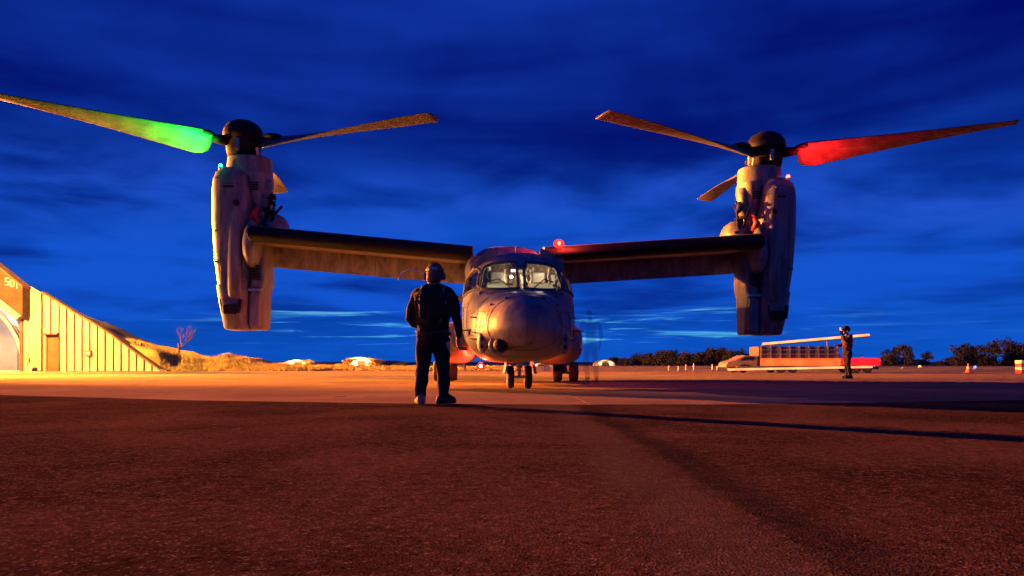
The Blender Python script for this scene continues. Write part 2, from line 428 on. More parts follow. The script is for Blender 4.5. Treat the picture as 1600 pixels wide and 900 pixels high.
# number fascia, thick sloping band
fp = [(-90, 342), (0, 411), (49, 452), (49, 497), (0, 458), (-90, 392)]
MB().prism([B(*p) for p in fp], HY-1.0, HY-.13).obj('fascia', M['fascia'], hg, bevel=.02)
sp = [(-90, 393.5), (0, 459.5), (44, 494), (36, 500), (0, 474), (-90, 410)]
MB().prism([B(*p) for p in sp], HY-.8, HY+.3).obj('soffit', M['panel'], hg)
cr = [(-90, 338), (0, 408), (50, 449), (50, 452.5), (0, 411.5), (-90, 342.5)]
MB().prism([B(*p) for p in cr], HY-1.08, HY-.05).obj('fascia_capping', M['rust'], hg)
# numerals 501 built from strokes
def stroke_digit(x, z, w, h, segs, t, sk):
    m = MB(); S = {'a': ((0, h), (w, h)), 'b': ((w, h), (w, h/2)), 'c': ((w, h/2), (w, 0)), 'd': ((0, 0), (w, 0)), 'e': ((0, h/2), (0, 0)), 'f': ((0, h), (0, h/2)), 'g': ((0, h/2), (w, h/2))}
    for c in segs:
        (a0, b0), (a1, b1) = S[c]
        dx, dz = (t/2, t/2)
        lo = (x+min(a0, a1)-dx, HY-1.045, z+min(b0, b1)-dz+sk*0); hi = (x+max(a0, a1)+dx, HY-1.0-.003, z+max(b0, b1)+dz)
        m.box(lo, hi)
    return m
M['num'] = mat('pale_lettering', (.85, .75, .5), .6, 0, .1, 3)
x0, z0 = (9-800)/F*(HY-1.03), B(0, 446)[1]
for k, segs in enumerate(('afgcd', 'abcdef', 'bc')):
    stroke_digit(x0-.02+k*.37-(.14 if k == 2 else 0), z0-.06-k*.13, .23, .48, segs, .06, 0).obj('numeral', M['num'], hg)
# dark door with frame, hood lamp and handle
dx0, dx1 = bx(73), bx(92.5); dz1 = B(0, 523.5)[1]
dr = MB().box((dx0+.08, HY-.03, .02), (dx1-.06, HY+.05, dz1-.1)).obj('door', M['door'], hg, bevel=.01)
fr = MB(); fr.box((dx0-.02, HY-.1, 0), (dx0+.08, HY+.09, dz1)); fr.box((dx1-.06, HY-.09, 0), (dx1+.02, HY+.09, dz1)); fr.box((dx0-.05, HY-.45, dz1), (dx1+.08, HY+.09, dz1+.12))
fr.obj('door_frame', M['rust'], dr)
MB().box((dx0+.16, HY-.11, 1.0), (dx0+.2, HY-.035, 1.2)).obj('handle', M['metal'], dr)
# wall box and small notice
q = B(135, 557); q2 = B(145, 547.5)
wb = MB().box((q[0], HY-.24, q[1]), (q2[0], HY-.063, q2[1])).obj('switch_box', M['rust'], hg, bevel=.01)
MB().box((q[0]+.12, HY-.26, q[1]+.12), (q2[0]-.1, HY-.242, q2[1]-.12)).obj('cover_plate', M['white'], wb)
# interior: floor, back wall, curved ribs and racks, white light
inr = MB(); xr = (26-800)/F*(HY+9); inr.box((bx(-200), HY+9, 0), (xr, HY+9.3, 5.4)); a_ = (bx(35), HY+3.02); inr.add([(a_[0], a_[1], 0), (xr, HY+9.2, 0), (xr, HY+9.2, 4.6), (a_[0], a_[1], 4.2), (a_[0]+.2, a_[1], 0), (xr+.2, HY+9.2, 0), (xr+.2, HY+9.2, 4.6), (a_[0]+.2, a_[1], 4.2)], [(0, 1, 2, 3), (7, 6, 5, 4), (3, 2, 6, 7), (0, 3, 7, 4)]); inr.obj('inner_wall', mat('grey_lining', (.22, .21, .20), .7, 0, .2, .5), hg)
cx = bx(-100)
for k in range(6):
    yy = HY+.4+k*.55
    pts = [(cx+math.cos(a)*(6.3-.25*k), yy, (6.1-.1*k)*math.sin(a)) for a in (math.pi*i/22 for i in range(23))]
    MB().tube(pts, .13, 6).obj('arch_rib', M['paint_dark'] if k % 2 else M['white'], hg, smooth=True)
for k in range(4):
    xx = bx(8+k*7)
    MB().tube([(xx, HY+4+k*.4, 0), (xx+.1, HY+4+k*.4, 1.6+.3*(k % 2)), (xx-.25, HY+4.3, 2.9)], .13, 8).obj('gear_rack_post', M['canvas'], hg, smooth=True)
lamp('shelter_lamp', (bx(-30), HY+4.5, 4.5), 5200, (1.0, .84, .62), .3)
# bollard with a green cap by the pillar
bo = empty('marker_post', (bx(58), HY-1.2, 0), label='short white post with green top in front of the shelter pillar', cat='marker post')
MB().lathe([(.07, 0), (.07, .62)], n=10).obj('post', M['white'], bo); MB().box((-.2, -.08, .62), (.2, .08, 1.0)).obj('sign_plate', mat('faded_green', (.10, .28, .14), .5, 0, .2), bo, bevel=.02)

# ---- earth berm behind the wing wall and the mound beside it
prof = [(-260, 450), (0, 450), (50, 470), (90, 488), (150, 520), (185, 535), (205, 537), (240, 547), (270, 554), (300, 560), (318, 567), (334, 563), (350, 557), (366, 560), (385, 569), (410, 574.5), (440, 575.5), (500, 577)]
def bermz(x, y):
    ye = min(y, 61); px = 800+x/ye*F
    top = max(0, CAMZ+(HOR-lerp_tab(prof, px))/F*ye)
    wall = px < 240
    wdt = .25 if wall else .25+4.0*sm((px-240)/40)
    st = HY+.42 if wall else HY+.42+1.2*sm((px-262)/60)
    t = sm((y-st)/wdt) if y > st else 0
    back = 1-sm((y-66)/14)
    return (top*t*back + (noise.noise(Vector((x*.6, y*.6, 0)))*.22+noise.noise(Vector((x*1.9, y*1.9, 5)))*.1)*t*back*min(1, top*.8))
mb = MB(); xs = [-58+.45*i for i in range(90)]; ys = [HY+.40, HY+.45, HY+.6, HY+.75]+[HY+1.0+.5*i for i in range(44)]
vs = [(x, y, bermz(x, y)-(.05 if bermz(x, y) <= 0 else 0)) for y in ys for x in xs if True]; nx = len(xs)
mb.add(vs, [(j*nx+i, j*nx+i+1, (j+1)*nx+i+1, (j+1)*nx+i) for j in range(len(ys)-1) for i in range(nx-1) if not (ys[j] > 0 and xs[i+1] < bx(30) and ys[j] < HY+14)])
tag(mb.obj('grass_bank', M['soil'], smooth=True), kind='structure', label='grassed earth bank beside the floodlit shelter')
# grass blades on bank and verge
mb = MB()
def blade(x, y, z, h):
    a = random.uniform(0, 6.28); w_ = .025+.02*random.random(); lx, ly = random.gauss(0, .3)*h, random.gauss(0, .3)*h
    mb.add([(x-w_*math.cos(a), y-w_*math.sin(a), z-.03), (x+w_*math.cos(a), y+w_*math.sin(a), z-.03), (x+lx, y+ly, z+h)], [(0, 1, 2)])
for k in range(26000):
    x = random.uniform(-34, -15); y = random.triangular(HY+.5, 64, HY+2)
    z = bermz(x, y)
    if z <= .02: z = max(gz(x, y), 0)
    if noise.noise(Vector((x*.8, y*.8, 3))) < -.25: continue
    blade(x, y, z, random.uniform(.12, .42)*(1+.6*noise.noise(Vector((x*.5, y*.5, 9)))))
for k in range(26000):
    x = random.uniform(-34, 1); y = yedge(x)+abs(random.gauss(0, 4))+.2
    blade(x, y, gz(x, y), random.uniform(.05, .20)*(.55 if x > 2 else 1.2))
tag(mb.obj('grass', M['grass']), kind='stuff', label='dry rough grass on the bank and along the apron edge', cat='grass')

# ================================================================== TREES
def limb_tree(seed, h, spread, depth=5, n0=3, r0=.12):
    rnd = random.Random(seed); mt = MB(); tips = []
    def grow(p, d, L, r, dep):
        pts = [p]; q = p; dd = d.copy()
        for k in range(3):
            dd = (dd+Vector((rnd.gauss(0, .13), rnd.gauss(0, .13), rnd.gauss(.03, .06)))).normalized(); q = q+dd*L/3; pts.append(q)
        mt.tube(pts, [r, r*.85, r*.7, r*.55], 5 if dep > 2 else 3, cap=False)
        if dep <= 3: tips.append((q, L))
        if dep == 0: return
        for k in range(n0 if dep > 1 else 2):
            a = rnd.uniform(0, 6.28); e = rnd.uniform(.35, .9)*spread
            side = Vector((math.cos(a), math.sin(a), 0)); nd = (dd+side*e+Vector((0, 0, .12))).normalized()
            grow(pts[rnd.choice((1, 2, 3, 3))], nd, L*rnd.uniform(.6, .8), r*.55, dep-1)
    grow(Vector((0, 0, 0)), Vector((0, 0, 1)), h*.34, r0, depth)
    return mt, tips
mt, _ = limb_tree(3, 2.9, .8, 6, 3, .07)
bt = empty('bare_tree', at(279, 560, 60), label='bare twiggy tree standing on the lit grass bank', cat='tree')
bt.location.z = bermz(bt.location.x, bt.location.y)-.05 if bermz(bt.location.x, bt.location.y) > 0 else .2
mt.obj('branches', M['tree_bark'], bt)
MB().tube([(0, 0, -.2), (.02, 0, .5), (0, 0, 1.0)], [.09, .075, .06], 7).obj('trunk', M['tree_bark'], bt, smooth=True)

def crown_mesh(seed, h, wd, n=900):
    rnd = random.Random(seed); m = MB(); cl = []
    for k in range(16):
        a = rnd.uniform(0, 6.28); rr = math.sqrt(rnd.random())*wd*.42; zz = rnd.uniform(.10, .92)*h
        rr *= 1.15-abs(zz/h-.5)*1.2
        cl.append((Vector((math.cos(a)*rr, math.sin(a)*rr, zz)), rnd.uniform(.13, .28)*wd))
    for k in range(n):
        c, r = rnd.choice(cl); d = Vector((rnd.gauss(0, 1), rnd.gauss(0, 1), rnd.gauss(0, .8))).normalized()*r*rnd.uniform(.5, 1.15)
        p = c+d; s = rnd.uniform(.05, .12)*wd*.55
        u = Vector((rnd.gauss(0, 1), rnd.gauss(0, 1), rnd.gauss(0, 1))).normalized(); v_ = u.cross(Vector((rnd.gauss(0, 1), rnd.gauss(0, 1), rnd.gauss(0, 1)))).normalized()
        m.add([p-u*s, p+v_*s*.6, p+u*s, p-v_*s*.6], [(0, 1, 2, 3)])
    return m
protos = []
for k in range(5):
    c = crown_mesh(40+k, 5, 4.6, 1700).mesh('crown', M['leaf']); lt, _ = limb_tree(60+k, 4.6, .8, 3, 3, .16); protos.append((c, lt.mesh('trunk', M['tree_bark'])))
rt = random.Random(5)
WORDS = ['rounded', 'ragged', 'leaning', 'bushy', 'twin-topped', 'thin', 'broad', 'flat-topped']
protos_lit = []
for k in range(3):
    c = crown_mesh(80+k, 5, 5.6, 1500).mesh('crown', M['grass']); lt, _ = limb_tree(90+k, 4.6, .8, 3, 3, .12); protos_lit.append((c, lt.mesh('trunk', M['tree_bark'])))  # leaves coloured pale so these bushes look lamplit
def tree(px, top, Yd, wide, label, k, group=None, protos=protos):
    base = at(px, 570, Yd); gzz = gz(base.x, Yd)
    h = at(px, top, Yd).z-gzz+.15
    e = empty('tree', (base.x, Yd, gzz-.1), rt.uniform(0, 6.28), label=label, cat='tree', group=group)
    e.scale = (wide/F*Yd/4.6, wide/F*Yd/4.6, h/4.9)
    for nm, me in (('crown', protos[k % len(protos)][0]), ('trunk', protos[k % len(protos)][1])):
        o = bpy.data.objects.new(nm, me); COL.objects.link(o); o.parent = e
GR = 'dark trees along the horizon'
ORD = ('first second third fourth fifth sixth seventh eighth ninth tenth eleventh twelfth thirteenth fourteenth fifteenth sixteenth seventeenth eighteenth nineteenth twentieth '
       'twenty-first twenty-second twenty-third twenty-fourth twenty-fifth twenty-sixth twenty-seventh twenty-eighth twenty-ninth thirtieth thirty-first thirty-second thirty-third thirty-fourth').split()
line = []
px = 905
while px < 1335:
    top = lerp_tab([(905, 571), (930, 567), (965, 560), (1000, 552), (1060, 550), (1150, 546), (1200, 548), (1290, 556), (1335, 563)], px)+rt.uniform(-2, 3)
    line.append((px, top)); px += rt.uniform(13, 19)
for i, (px, top) in enumerate(line):
    where = 'between the aircraft and the lit vehicle' if px < 1160 else 'behind the lit vehicle'
    tree(px, top, rt.uniform(125, 165), rt.uniform(24, 34), f'{ORD[i]} low dark tree counted rightward from the aircraft, {where}', i, GR+' '+where)
for i, (px, top, wd, lb) in enumerate([(1382, 556, 30, 'low spreading bush touching the end of the lit vehicle'), (1430, 562, 34, 'low wide dark bush behind the amber ground light'), (1485, 560, 34, 'wide dark bush filling the foot of the trees above the traffic cone'), (1542, 556, 40, 'broad low dark bush right of the blue ground light'), (1584, 553, 40, 'broad low dark bush just behind the striped barrier block'), (1392, 543, 26, 'dark tree just right of the marshaller and lit vehicle'), (1413, 541, 24, 'upright dark tree above the small white ground light'), (1447, 552, 20, 'small dark tree above the amber ground light'),
        (1470, 565, 26, 'lowest dark bush in the gap of the treeline'), (1497, 540, 24, 'tall dark tree at the edge of the gap beside the blue light'), (1512, 537, 26, 'tall dark tree above the traffic cone and blue light'), (1530, 542, 28, 'dark rounded tree right of the blue ground light'),
        (1552, 536, 28, 'tall ragged dark tree between blue light and striped block'), (1574, 533, 30, 'tallest dark tree near the striped barrier block'), (1598, 534, 30, 'dark tree behind the striped barrier block at the frame edge')]):
    tree(px, top, 105+4*(i % 3), wd, lb, i+2)
for i, (px, top, wd, lb) in enumerate([(330, 560, 26, 'small dark bush behind the lit grass mound'), (443, 572, 16, 'low bush beside the first floodlit hut'), (487, 566, 20, 'dark bush between the two floodlit huts'), (505, 568, 18, 'darker low bush right of the first floodlit hut'), (535, 571, 18, 'low bush against the second floodlit hut'),
        (596, 564, 26, 'dark bush directly right of the second floodlit hut'), (625, 566, 28, 'low dark bush on the hill nearest the groundcrew member')]):
    tree(px, top, 100, wd, lb, i)

# ================================================================== FAR LIT SHELTERS, LIGHTS, MARKERS
def hut(px, Yd, wpx, hpx, name, label, lampP, col=(1, .8, .5), doorx=0):
    c = at(px, 578, Yd); z0 = gz(c.x, Yd); W = wpx/F*Yd/2; H = at(px, 578-hpx, Yd).z-z0
    e = empty(name, (c.x, Yd, z0), label=label, cat='hut')
    n = 14; arc = [(W*math.cos(math.pi*i/n), H*math.sin(math.pi*i/n)**.8) for i in range(n+1)]
    MB().loft([[(x, 0, z) for x, z in arc], [(x, 6, z) for x, z in arc]], cap=False).obj('arched_roof', M['canvas'], e, smooth=True)
    MB().prism(arc, 1.3, 1.45).obj('end_wall', M['white'], e)
    MB().box((doorx-.45, 1.15, 0), (doorx+.45, 1.28, H*.62)).obj('door', M['rust'], e)
    for s in (-1, 1): MB().box((s*W*.55-.25, 1.17, H*.3), (s*W*.55+.25, 1.28, H*.62)).obj('window', M['warm_glow'], e)
    for k in range(5): MB().tube([(W*1.03*math.cos(math.pi*i/n), .1+1.3*k, H*1.03*max(0, math.sin(math.pi*i/n))**.8) for i in range(n+1)], .05, 5).obj('hoop', M['metal'], e)
    lamp('hut_lamp', (c.x-W*.2, Yd-1.6, z0+H*.9), lampP, col, .2)
    return e
hut(461, 96, 38, 15, 'floodlit_hut', 'smaller floodlit arched hut beyond the apron, beside the grass mound', 650, (1, .62, .2))
hut(561, 92, 44, 19, 'floodlit_hut', 'brighter larger floodlit arched hut beyond the apron, before the low hill', 1300, (1, .66, .26))
hut(948, 88, 26, 15, 'site_hut', 'yellow-lit small hut just right of the aircraft wheels', 110, (1, .6, .2))
hut(846, 90, 34, 10, 'site_hut', 'low red-lit hut seen under the aircraft belly between the wheels', 90, (1, .25, .1))
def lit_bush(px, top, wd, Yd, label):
    tree(px, top, Yd, wd, label, int(px) % 3, None, protos_lit)
for a_ in ((440, 568, 22, 94, 'bush coloured pale as if lamplit, left of the smaller floodlit hut'), (478, 564, 20, 94, 'tall pale bush lit at the right side of the smaller floodlit hut'), (459, 570, 16, 93.2, 'low bright bush in front of the smaller floodlit hut'),
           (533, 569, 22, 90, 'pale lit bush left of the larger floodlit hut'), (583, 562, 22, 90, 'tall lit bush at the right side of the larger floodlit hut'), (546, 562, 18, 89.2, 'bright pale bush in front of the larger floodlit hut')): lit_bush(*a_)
def ground_light(px, py, Yd, colr, s, label, rad):
    p = at(px, py, Yd); z0 = max(0, gz(p.x, Yd))
    e = empty('ground_light', (p.x, Yd, z0-.02), label=label, cat='ground light')
    MB().lathe([(.14, 0), (.14, .04), (.05, .07), (.04, p.z-z0-rad*.6)], n=10).obj('stem', M['paint_dark'], e)
    MB().ell((0, 0, p.z-z0+.02), (rad, rad, rad), 12, 8).obj('lens', emis('ground_lens', colr, s), e, smooth=True)
ground_light(1410, 575, 52, (.55, .6, 1), .9, 'faint white ground light on a short stem right of the lit vehicle', .065)
ground_light(1437, 573.5, 55, (1, .62, .2), 2.2, 'bright amber ground light right of the faint white one', .13)
ground_light(1523.5, 573.5, 50, (.18, .25, 1), 3.0, 'blue taxiway light in front of the tall dark trees', .09)
ground_light(1366, 572.5, 58, (.3, .35, 1), 1.2, 'tiny bluish light beside the end of the lit vehicle', .07)
for i, (px, hh) in enumerate([(1045, 6), (1060, 5), (1072, 7), (1084, 8), (1113, 7), (1121, 5)]):
    p = at(px, 580, 54); e = empty('edge_marker', (p.x, 54, max(0, gz(p.x, 54))-.01), label=f'{ORD[i]} small pale edge marker from the aircraft, before the treeline', cat='marker', group='pale edge markers')
    h_ = hh/F*54*1.4
    MB().lathe([(.05, 0), (.05, h_*.8), (.02, h_)], n=8).obj('post', M['white'], e); MB().lathe([(.09, 0), (.09, .04)], n=8).obj('foot', M['paint_dark'], e)
# traffic cone
p = at(1505, 582, 44.5)
tcn = empty('traffic_cone', (p.x, 44.0, max(0, gz(p.x, 44))), label='small orange traffic cone with white band below the dark trees', cat='traffic cone')
MB().lathe([(.16, .03), (.115, .22)], n=14).obj('cone_body', mat('cone_orange', (.55, .14, .05), .6, 0, .2), tcn, smooth=True)
MB().lathe([(.115, .223), (.08, .37)], n=14).obj('reflective_band', M['white'], tcn, smooth=True)
MB().lathe([(.08, .373), (.03, .56)], n=14).obj('cone_tip', mat('cone_orange_tip', (.55, .14, .05), .6, 0, .2), tcn, smooth=True)
MB().box((-.2, -.2, 0), (.2, .2, .03)).obj('base', M['rubber'], tcn, bevel=.01)
# striped barrier block at right edge
p = at(1597, 582, 40); sb_ = empty('barrier_block', (p.x+.1, 40, max(0, gz(p.x, 40))-.01), label='red and white striped barrier block at the edge of the apron', cat='barrier')
for k in range(4):
    MB().box((-.32, -.25, .02+k*.18), (.34, .25, .195+k*.18)).obj('stripe_segment', M['white'] if k % 2 else mat('barrier_red', (.45, .05, .04), .6, 0, .2), sb_, bevel=.015)
for s in (-1, 1): MB().box((s*.22-.06, -.28, -.0), (s*.22+.06, .28, .018)).obj('foot', M['paint_dark'], sb_)

# ================================================================== LIGHT TRAILS OF A PASSING VEHICLE, SHAPED AS A LOADER TRUCK
TY = 43.0
def T(px, py): p = at(px, py, TY); return p.x, p.z
ld = empty('light_trail_truck', (0, 0, 0), label='passing vehicle light trails modelled as a long low loader truck with glowing bars, behind the marshaller', cat='truck')
def tbox(x0, y0, x1, y1, ya, yb, name, m, par=ld, bev=.02):
    a = T(x0, y1); b = T(x1, y0); return MB().box((a[0], ya, max(0.02, a[1])), (b[0], yb, b[1])).obj(name, m, par, bevel=bev)
tbox(1152, 572.5, 1374, 577, TY+.05, TY+2.1, 'chassis', M['paint_dark'])
tbox(1188, 541, 1312, 559.5, TY+.3, TY+2.0, 'cargo_body', mat('grey_body', (.07, .06, .07), .6, 0, .2))
for k, px in enumerate(range(1192, 1314, 15)):
    a = T(px, 560); b = T(px, 539.5 if k % 2 else 541); MB().box((a[0]-.04, TY+.22, a[1]), (a[0]+.04, TY+.295, b[1])).obj('stake', M['paint_dark'], ld)
for yy in (546, 552.5): tbox(1190, yy, 1312, yy+1.2, TY+.20, TY+.218, 'side_rail', M['metal'], bev=0)
for k, px in enumerate((1330, 1350, 1368)):
    a = T(px, 560); b = T(px, 554); MB().tube([(a[0], TY+1.6, a[1]), (a[0], TY+1.6, b[1])], .03, 6).obj('deck_post', M['metal'], ld)
a = T(1316, 554); b = T(1370, 554.5); MB().tube([(a[0], TY+1.6, a[1]), (b[0], TY+1.6, b[1])], .03, 6).obj('deck_rail', M['metal'], ld)
cabm = MB().prism([T(*q) for q in ((1136, 574), (1186, 574), (1186, 556), (1166, 555), (1152, 562), (1138, 566))], TY+.25, TY+1.95)
cab = cabm.obj('cab', mat('cab_cream', (.20, .13, .09), .5, 0, .2), ld, bevel=.04)
MB().prism([T(*q) for q in ((1156, 563), (1180, 563), (1180, 557.5), (1168, 557.5))], TY+.22, TY+.248).obj('side_window', M['glass'], cab)
tbox(1133, 569.5, 1138, 572, TY+.3, TY+.8, 'headlight', M['trail_warm'])
tbox(1190, 560, 1314, 571.5, TY-.03, TY+.29, 'orange_light_trail', M['trail_orange'], bev=.05)  # vehicle light trails given solid shape as glowing bars
tbox(1314.6, 559.5, 1376, 571, TY-.03, TY+.29, 'red_light_trail', M['trail_red'], bev=.05)
a = T(1137, 577.5); b = T(1362, 573.2)
MB().tube([(a[0], TY-.06, a[1]), (b[0], TY-.06, b[1])], .06, 8).obj('lower_light_trail', M['trail_warm'], ld, smooth=True)
a = T(1197, 537); b = T(1366, 522.5)
MB().tube([(a[0], TY+.6, a[1]), (b[0], TY+.6, b[1])], .065, 8).obj('boom_light_trail', M['trail_warm'], ld, smooth=True)
MB().tube([(a[0], TY+.75, a[1]-.07), (b[0], TY+.75, b[1]-.07)], .07, 6).obj('boom', M['paint_dark'], ld)  # boom added to carry the sloping light trail
for f_ in (.12, .62):
    x = a[0]+(b[0]-a[0])*f_; z = a[1]+(b[1]-a[1])*f_
    MB().tube([(x, TY+.9, T(0, 572)[1]), (x, TY+.8, z-.1)], .045, 6).obj('boom_strut', M['paint_dark'], ld)
for px in (1162, 1222, 1240, 1340, 1358):
    c = T(px, 570)
    for yy in (TY+.1, TY+1.8):
        wl = MB().lathe([(.10, -.0), (.22, .0), (.26, .04), (.26, .2), (.22, .24), (.1, .24)], (c[0], yy, .26), 18, 'Y').obj('wheel', M['rubber'], ld, angle=40)
        MB().lathe([(.0, -.015), (.11, -.01), (.11, .02)], (c[0], yy, .26), 12, 'Y').obj('rim', M['metal'], wl)

# ================================================================== TILTROTOR AIRCRAFT
ac = empty('tiltrotor_aircraft', (-.14, 20.15, 0), R(2.5), label='grey military tiltrotor aircraft parked nose-on with both rotors raised', cat='aircraft')
ac.rotation_euler = (0, R(.45), R(2.5))
# fuselage sections: y, half width, z bottom, z top, exponent, height of widest line
SEC = [(-8.33, .03, 1.12, 1.18, 2.0), (-8.30, .14, 1.02, 1.28, 2.0), (-8.22, .29, .91, 1.40, 2.05), (-8.05, .46, .80, 1.53, 2.1), (-7.8, .62, .72, 1.64, 2.15), (-7.5, .78, .65, 1.73, 2.45),
       (-7.15, .88, .60, 1.80, 2.7), (-6.95, .93, .58, 1.85, 2.8), (-6.6, .99, .56, 2.12, 2.9), (-6.2, 1.04, .545, 2.40, 2.9), (-5.75, 1.07, .54, 2.62, 2.9), (-5.3, 1.10, .54, 2.74, 2.9),
       (-4.6, 1.12, .54, 2.84, 2.8), (-3.0, 1.12, .54, 2.98, 3.0), (-1.5, 1.12, .54, 3.05, 3.0), (2.0, 1.12, .54, 3.08, 3.0), (4.0, 1.05, .85, 3.08, 2.8), (6.5, .72, 1.55, 3.05, 2.5), (8.6, .35, 2.3, 3.0, 2.2), (9.0, .12, 2.5, 2.9, 2)]
def sec(y):
    y = max(SEC[0][0], min(SEC[-1][0], y))
    for a, b in zip(SEC, SEC[1:]):
        if y <= b[0]:
            t = (y-a[0])/(b[0]-a[0]); return [a[k]+(b[k]-a[k])*t for k in range(1, 5)]
    return list(SEC[-1][1:])
def ring(y, n=96, grow=0.):
    hw, zb, zt, e = sec(y); hw += grow; zb -= grow; zt += grow; zc = zb+(zt-zb)*.42; pts = []
    for k in range(n):
        q = 2*math.pi*k/n; c, s = math.cos(q), math.sin(q)
        x = hw*math.copysign(abs(c)**(2/e), c); hz = (zt-zc) if s > 0 else (zc-zb)
        pts.append((x, y, zc+hz*math.copysign(abs(s)**(2/e), s)))
    return pts
def inside(x, y, z):
    hw, zb, zt, e = sec(y); zc = zb+(zt-zb)*.42; hz = (zt-zc) if z > zc else (zc-zb)
    return (abs(x)/hw)**e+(abs(z-zc)/hz)**e <= 1
def surf_front(x, z):                     # y of the skin seen from the front
    lo, hi = -8.33, -4.5
    if not inside(x, hi, z): return hi
    for _ in range(26):
        m = (lo+hi)/2
        if inside(x, m, z): hi = m
        else: lo = m
    return (lo+hi)/2
def surf_side(y, z, s):                   # x of the skin at a station
    hw, zb, zt, e = sec(y); zc = zb+(zt-zb)*.42; hz = (zt-zc) if z > zc else (zc-zb)
    return s*hw*max(0, 1-(abs(z-zc)/hz)**e)**(1/e)
def inpoly(p, poly):
    c = False; n = len(poly); x, z = p
    for i in range(n):
        x0, z0 = poly[i]; x1, z1 = poly[i-1]
        if (z0 > z) != (z1 > z) and x < (x1-x0)*(z-z0)/(z1-z0)+x0: c = not c
    return c
WS = [(.055, 1.845), (.34, 1.83), (.70, 1.845), (.795, 1.93), (.775, 2.12), (.66, 2.345), (.52, 2.40), (.22, 2.425), (.07, 2.42)]      # windscreen pane, right half
SD = [(-6.72, 1.86), (-6.05, 1.80), (-5.55, 1.82), (-5.55, 2.2), (-5.9, 2.33), (-6.3, 2.2)]                       # side window in (y,z)
stations = [-8.33, -8.32, -8.30, -8.27, -8.22, -8.14]+[-8.05+.05*i for i in range(58)]+[-5.0, -4.6, -3.8, -3.0, -1.5, 0, 2, 3, 4, 5.2, 6.5, 7.6, 8.6, 9.0]
N = 120; rings = [ring(y, N) for y in stations]
mb = MB(); vs = [p for r in rings for p in r]; fs = []
for k in range(len(rings)-1):
    for i in range(N):
        j = (i+1) % N; f = (k*N+i, k*N+j, (k+1)*N+j, (k+1)*N+i)
        c = [sum(vs[q][a] for q in f)/4 for a in range(3)]
        if c[1] > -7.3 and c[1] < -5.2 and inpoly((abs(c[0]), c[2]), WS): continue
        if inpoly((c[1], c[2]), SD) and abs(c[0]) > .8: continue
        fs.append(f)
fs += [tuple(range(N-1, -1, -1)), tuple(range((len(rings)-1)*N, len(rings)*N))]
mb.add(vs, fs); fus = mb.obj('fuselage', M['paint'], ac, smooth=True)
# cockpit liner behind the openings (inner shell so the skin has thickness)
# windscreen panes follow the skin
def patch(poly, fn, n=22):
    xs_ = [p[0] for p in poly]; zs_ = [p[1] for p in poly]; x0, x1, z0, z1 = min(xs_), max(xs_), min(zs_), max(zs_)
    m = MB(); idx = {}; vs = []; fs = []
    for i in range(n):
        for j in range(n):
            c = (x0+(x1-x0)*(i+.5)/n, z0+(z1-z0)*(j+.5)/n)
            if not inpoly(c, poly): continue
            f = []
            for a, b in ((i, j), (i+1, j), (i+1, j+1), (i, j+1)):
                if (a, b) not in idx: idx[(a, b)] = len(vs); vs.append(fn(x0+(x1-x0)*a/n, z0+(z1-z0)*b/n))
                f.append(idx[(a, b)])
            fs.append(tuple(f))
    return m.add(vs, fs)
def dens(poly, k=10):
    o = []
    for i in range(len(poly)):
        a = poly[i]; b = poly[(i+1) % len(poly)]
        for t in range(k): o.append((a[0]+(b[0]-a[0])*t/k, a[1]+(b[1]-a[1])*t/k))
    return o+[o[0]]
for s in (-1, 1):
    fr_ = MB().tube([(s*x, surf_front(x, z)-.005, z) for x, z in dens(WS)], .030, 6, cap=False).obj('windscreen_frame', M['seam'], ac, smooth=True)
    patch(WS, lambda x, z: (s*x, surf_front(x, z)+.012, z)).obj('windscreen_pane', M['glass'], fr_, smooth=True)
    fr_ = MB().tube([(surf_side(y, z, s)*1.002, y, z) for y, z in dens(SD)], .028, 6, cap=False).obj('side_window_frame', M['seam'], ac, smooth=True)
    patch(SD, lambda y, z: (surf_side(y, z, s)-s*.012, y, z)).obj('side_window_pane', M['glass'], fr_, smooth=True)
    # wiper
    MB().tube([(s*.16, surf_front(.16, 1.80)-.04, 1.80), (s*.42, surf_front(.42, 2.05)-.03, 2.05), (s*.60, surf_front(.6, 2.0)-.03, 2.0)], .010, 5).obj('wiper', M['boot'], ac)
# cockpit: bulkhead, glare shield, seats, pilots' headrests, overhead console, lamps
ck = MB(); ck.box((-.95, -5.1, .9), (.95, -5.0, 2.7)); ck.box((-.95, -7.0, 1.0), (.95, -5.1, 1.08)); bkh = ck.obj('cockpit_bulkhead', M['cockpit'], ac)
MB().box((-.78, -6.86, 1.66), (.78, -6.35, 1.80)).obj('instrument_shroud', M['paint_dark'], ac, bevel=.03)
for s in (-1, 1):
    st = MB(); st.box((s*.42-.22, -5.95, 1.25), (s*.42+.22, -5.45, 1.4)); st.box((s*.42-.21, -5.52, 1.35), (s*.42+.21, -5.38, 2.12))
    so = st.obj('crew_seat', M['seat'], ac, bevel=.03); MB().box((s*.42-.13, -5.54, 2.10), (s*.42+.13, -5.42, 2.33)).obj('headrest', M['paint_dark'], so, bevel=.03)
    MB().box((s*.42-.20, -6.33, 1.82), (s*.42+.20, -6.30, 1.98)).obj('display_screen', emis('screen', (.9, .75, .45), .5), ac)
    MB().box((s*.45-.35, -5.20, 2.0), (s*.45+.3, -5.12, 2.06)).obj('bulkhead_rail', M['white'], bkh, bevel=.01)
    for k in range(5):
        MB().box((s*(.12+.15*k)-.05, -5.22, 2.12+.05*(k % 2)), (s*(.12+.15*k)+.05, -5.11, 2.28+.04*((k*7) % 3))).obj('equipment_box', [M['seat'], M['white'], M['rust'], M['paint_dark']][(k+(s > 0)) % 4], bkh, bevel=.01)
    MB().tube([(s*.25, -5.3, 2.4), (s*.28, -5.4, 2.2), (s*.22, -5.5, 2.05)], .02, 6).obj('harness_strap', M['white'], ac)
